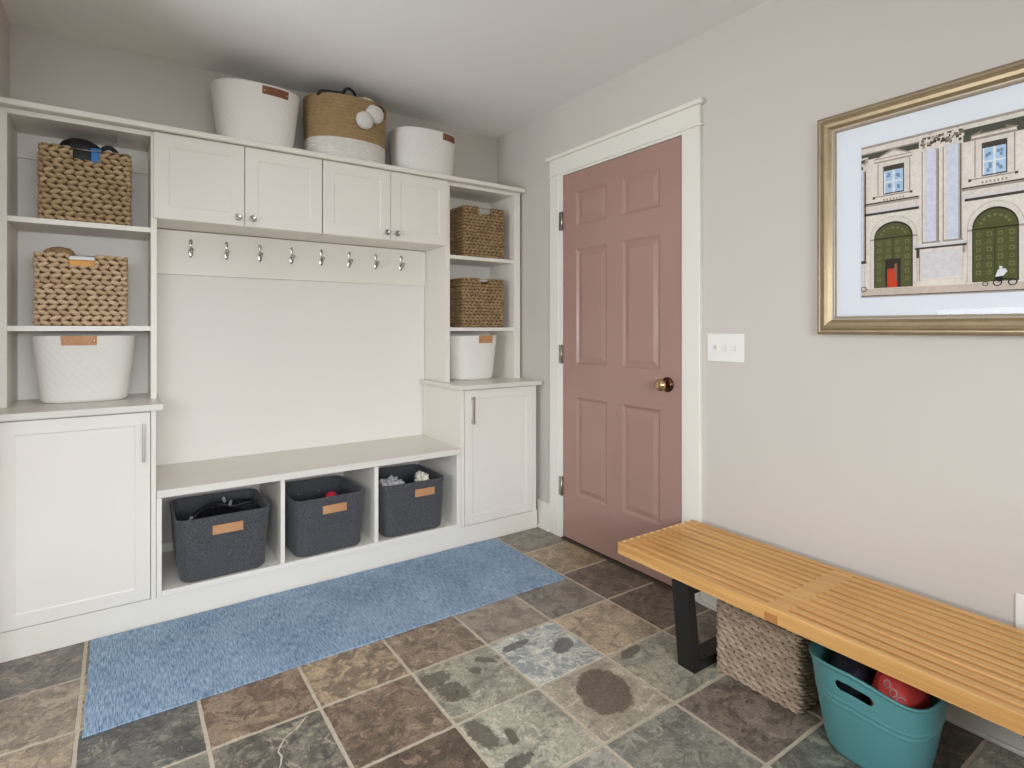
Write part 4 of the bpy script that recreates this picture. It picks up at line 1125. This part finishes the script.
    build('glass', g, M['glass'], t, fix=False)
make_picture()

# ------------------------------------------------------------------ switch plate and socket plate
t = thing('light_switch', 'white triple toggle switch plate on the wall between door and picture', 'switch', (XR, 1.401, 1.033))
mb = MB(); mb.box(2.0445, XR, 1.316, 1.487, 1.033, 1.149, 0.003); 
build('cover_plate', mb, M['plate'], t)
for k, up in ((0, -1), (1, -1), (2, 1)):
    y = 1.401 + (k-1)*0.046
    mb = MB(); mb.box(2.0425, 2.0452, y-0.0055, y+0.0055, 1.079, 1.103, 0.0008)
    o = build('toggle_slot', mb, M['cream'], t)
    mb = MB(); mb.tube([(2.0435, y, 1.091), (2.0350, y, 1.091+up*0.006), (2.0310, y, 1.091+up*0.009)], [0.0048,0.0042,0.0036], 8)
    build('toggle', mb, M['plate'], t)
    for z in (1.061, 1.121):
        mb = MB(); mb.lathe([(0.003,0.0005),(0.003,-0.0008),(0.001,-0.0014)], 10, (2.0445, y, z), 'X')
        build('screw', mb, M['plate'], t)
t = thing('wall_socket', 'white socket plate low on the right wall just above the slatted bench', 'socket', (XR, 0.452, 0.318))
build('cover_plate', bx(2.0445, XR, 0.417, 0.487, 0.320, 0.435, 0.003), M['plate'], t)
for z in (0.358, 0.398):
    mb = MB(); mb.box(2.0425, 2.0447, 0.436, 0.468, z-0.014, z+0.014, 0.002); build('outlet', mb, M['plate'], t)

# lettering on the red bag
RB = [o for o in bpy.data.objects if o.name.startswith('red_bag')][0]
rot = Matrix(((0,0,-1),(-1,0,0),(0,1,0))).to_4x4() @ Matrix.Rotation(math.radians(-38), 4, 'Z')      # text +x -> -Y, text +y -> +Z, faces -X
lt = letters('OOC', 0.025, (1.55, 0.632, 0.232), rot, M['grey_ink'], RB)
lt['label'] = 'pale grey letters'
body = [c for c in RB.children if c.name.startswith('body')][0]
from mathutils.bvhtree import BVHTree
tree = BVHTree.FromPolygons([v.co + WORLD[RB] for v in body.data.vertices], [p.vertices[:] for p in body.data.polygons])
ml = Matrix.Translation(Vector((1.55, 0.632, 0.232))) @ rot
vs = []; last = 1.66
for v in lt.data.vertices:            # lay the print on the curved cloth
    p = ml @ v.co; hit = tree.ray_cast(Vector((1.40, p.y, p.z)), Vector((1, 0, 0)))[0]
    x = hit.x if hit else last; last = x
    vs.append(Vector((x - 0.0012 + (p.x - 1.55), p.y, p.z)) - WORLD[RB])
lt.matrix_local = Matrix.Identity(4)
for v, p in zip(lt.data.vertices, vs): v.co = p

# ------------------------------------------------------------------ light
def area(name, loc, rot, sx, sy, power, color=(1,1,1)):
    l = bpy.data.lights.new(name, 'AREA'); l.shape = 'RECTANGLE'; l.size = sx; l.size_y = sy; l.energy = power; l.color = color
    o = bpy.data.objects.new(name, l); COL.objects.link(o); o.location = loc; o.rotation_euler = rot; return o
SKY = (0.87, 0.935, 1.0)
area('sky_beyond_window', (0.0, -2.9, 1.95), (PI/2, 0, 0), 4.6, 1.5, 470, SKY)
area('side_fill', (XF-0.6, 1.2, 0.9), (math.radians(110), 0, -PI/2), 2.2, 1.0, 180, SKY)  # added fill lamp behind the added left window
w = bpy.data.worlds.new('World'); scene.world = w; w.use_nodes = True
w.node_tree.nodes['Background'].inputs[0].default_value = (0.85, 0.92, 1.0, 1); w.node_tree.nodes['Background'].inputs[1].default_value = 0.3

# ------------------------------------------------------------------ camera
cam = bpy.data.cameras.new('Camera'); co = bpy.data.objects.new('Camera', cam); COL.objects.link(co)
cam.sensor_width = 36.0; cam.lens = 564.0/1024.0*36.0
cam.shift_y = -(384.0-328.6)/1024.0
cam.clip_start = 0.05
co.location = (0, 0, 1.17); co.rotation_euler = (PI/2, 0, -math.radians(34.87))
scene.camera = co
scene.view_settings.view_transform = 'Standard'
scene.view_settings.look = 'None'
scene.view_settings.gamma = 1.0
scene.view_settings.exposure = 0.0
scene.view_settings.use_curve_mapping = False
scene.cycles.max_bounces = 10
scene.cycles.diffuse_bounces = 6
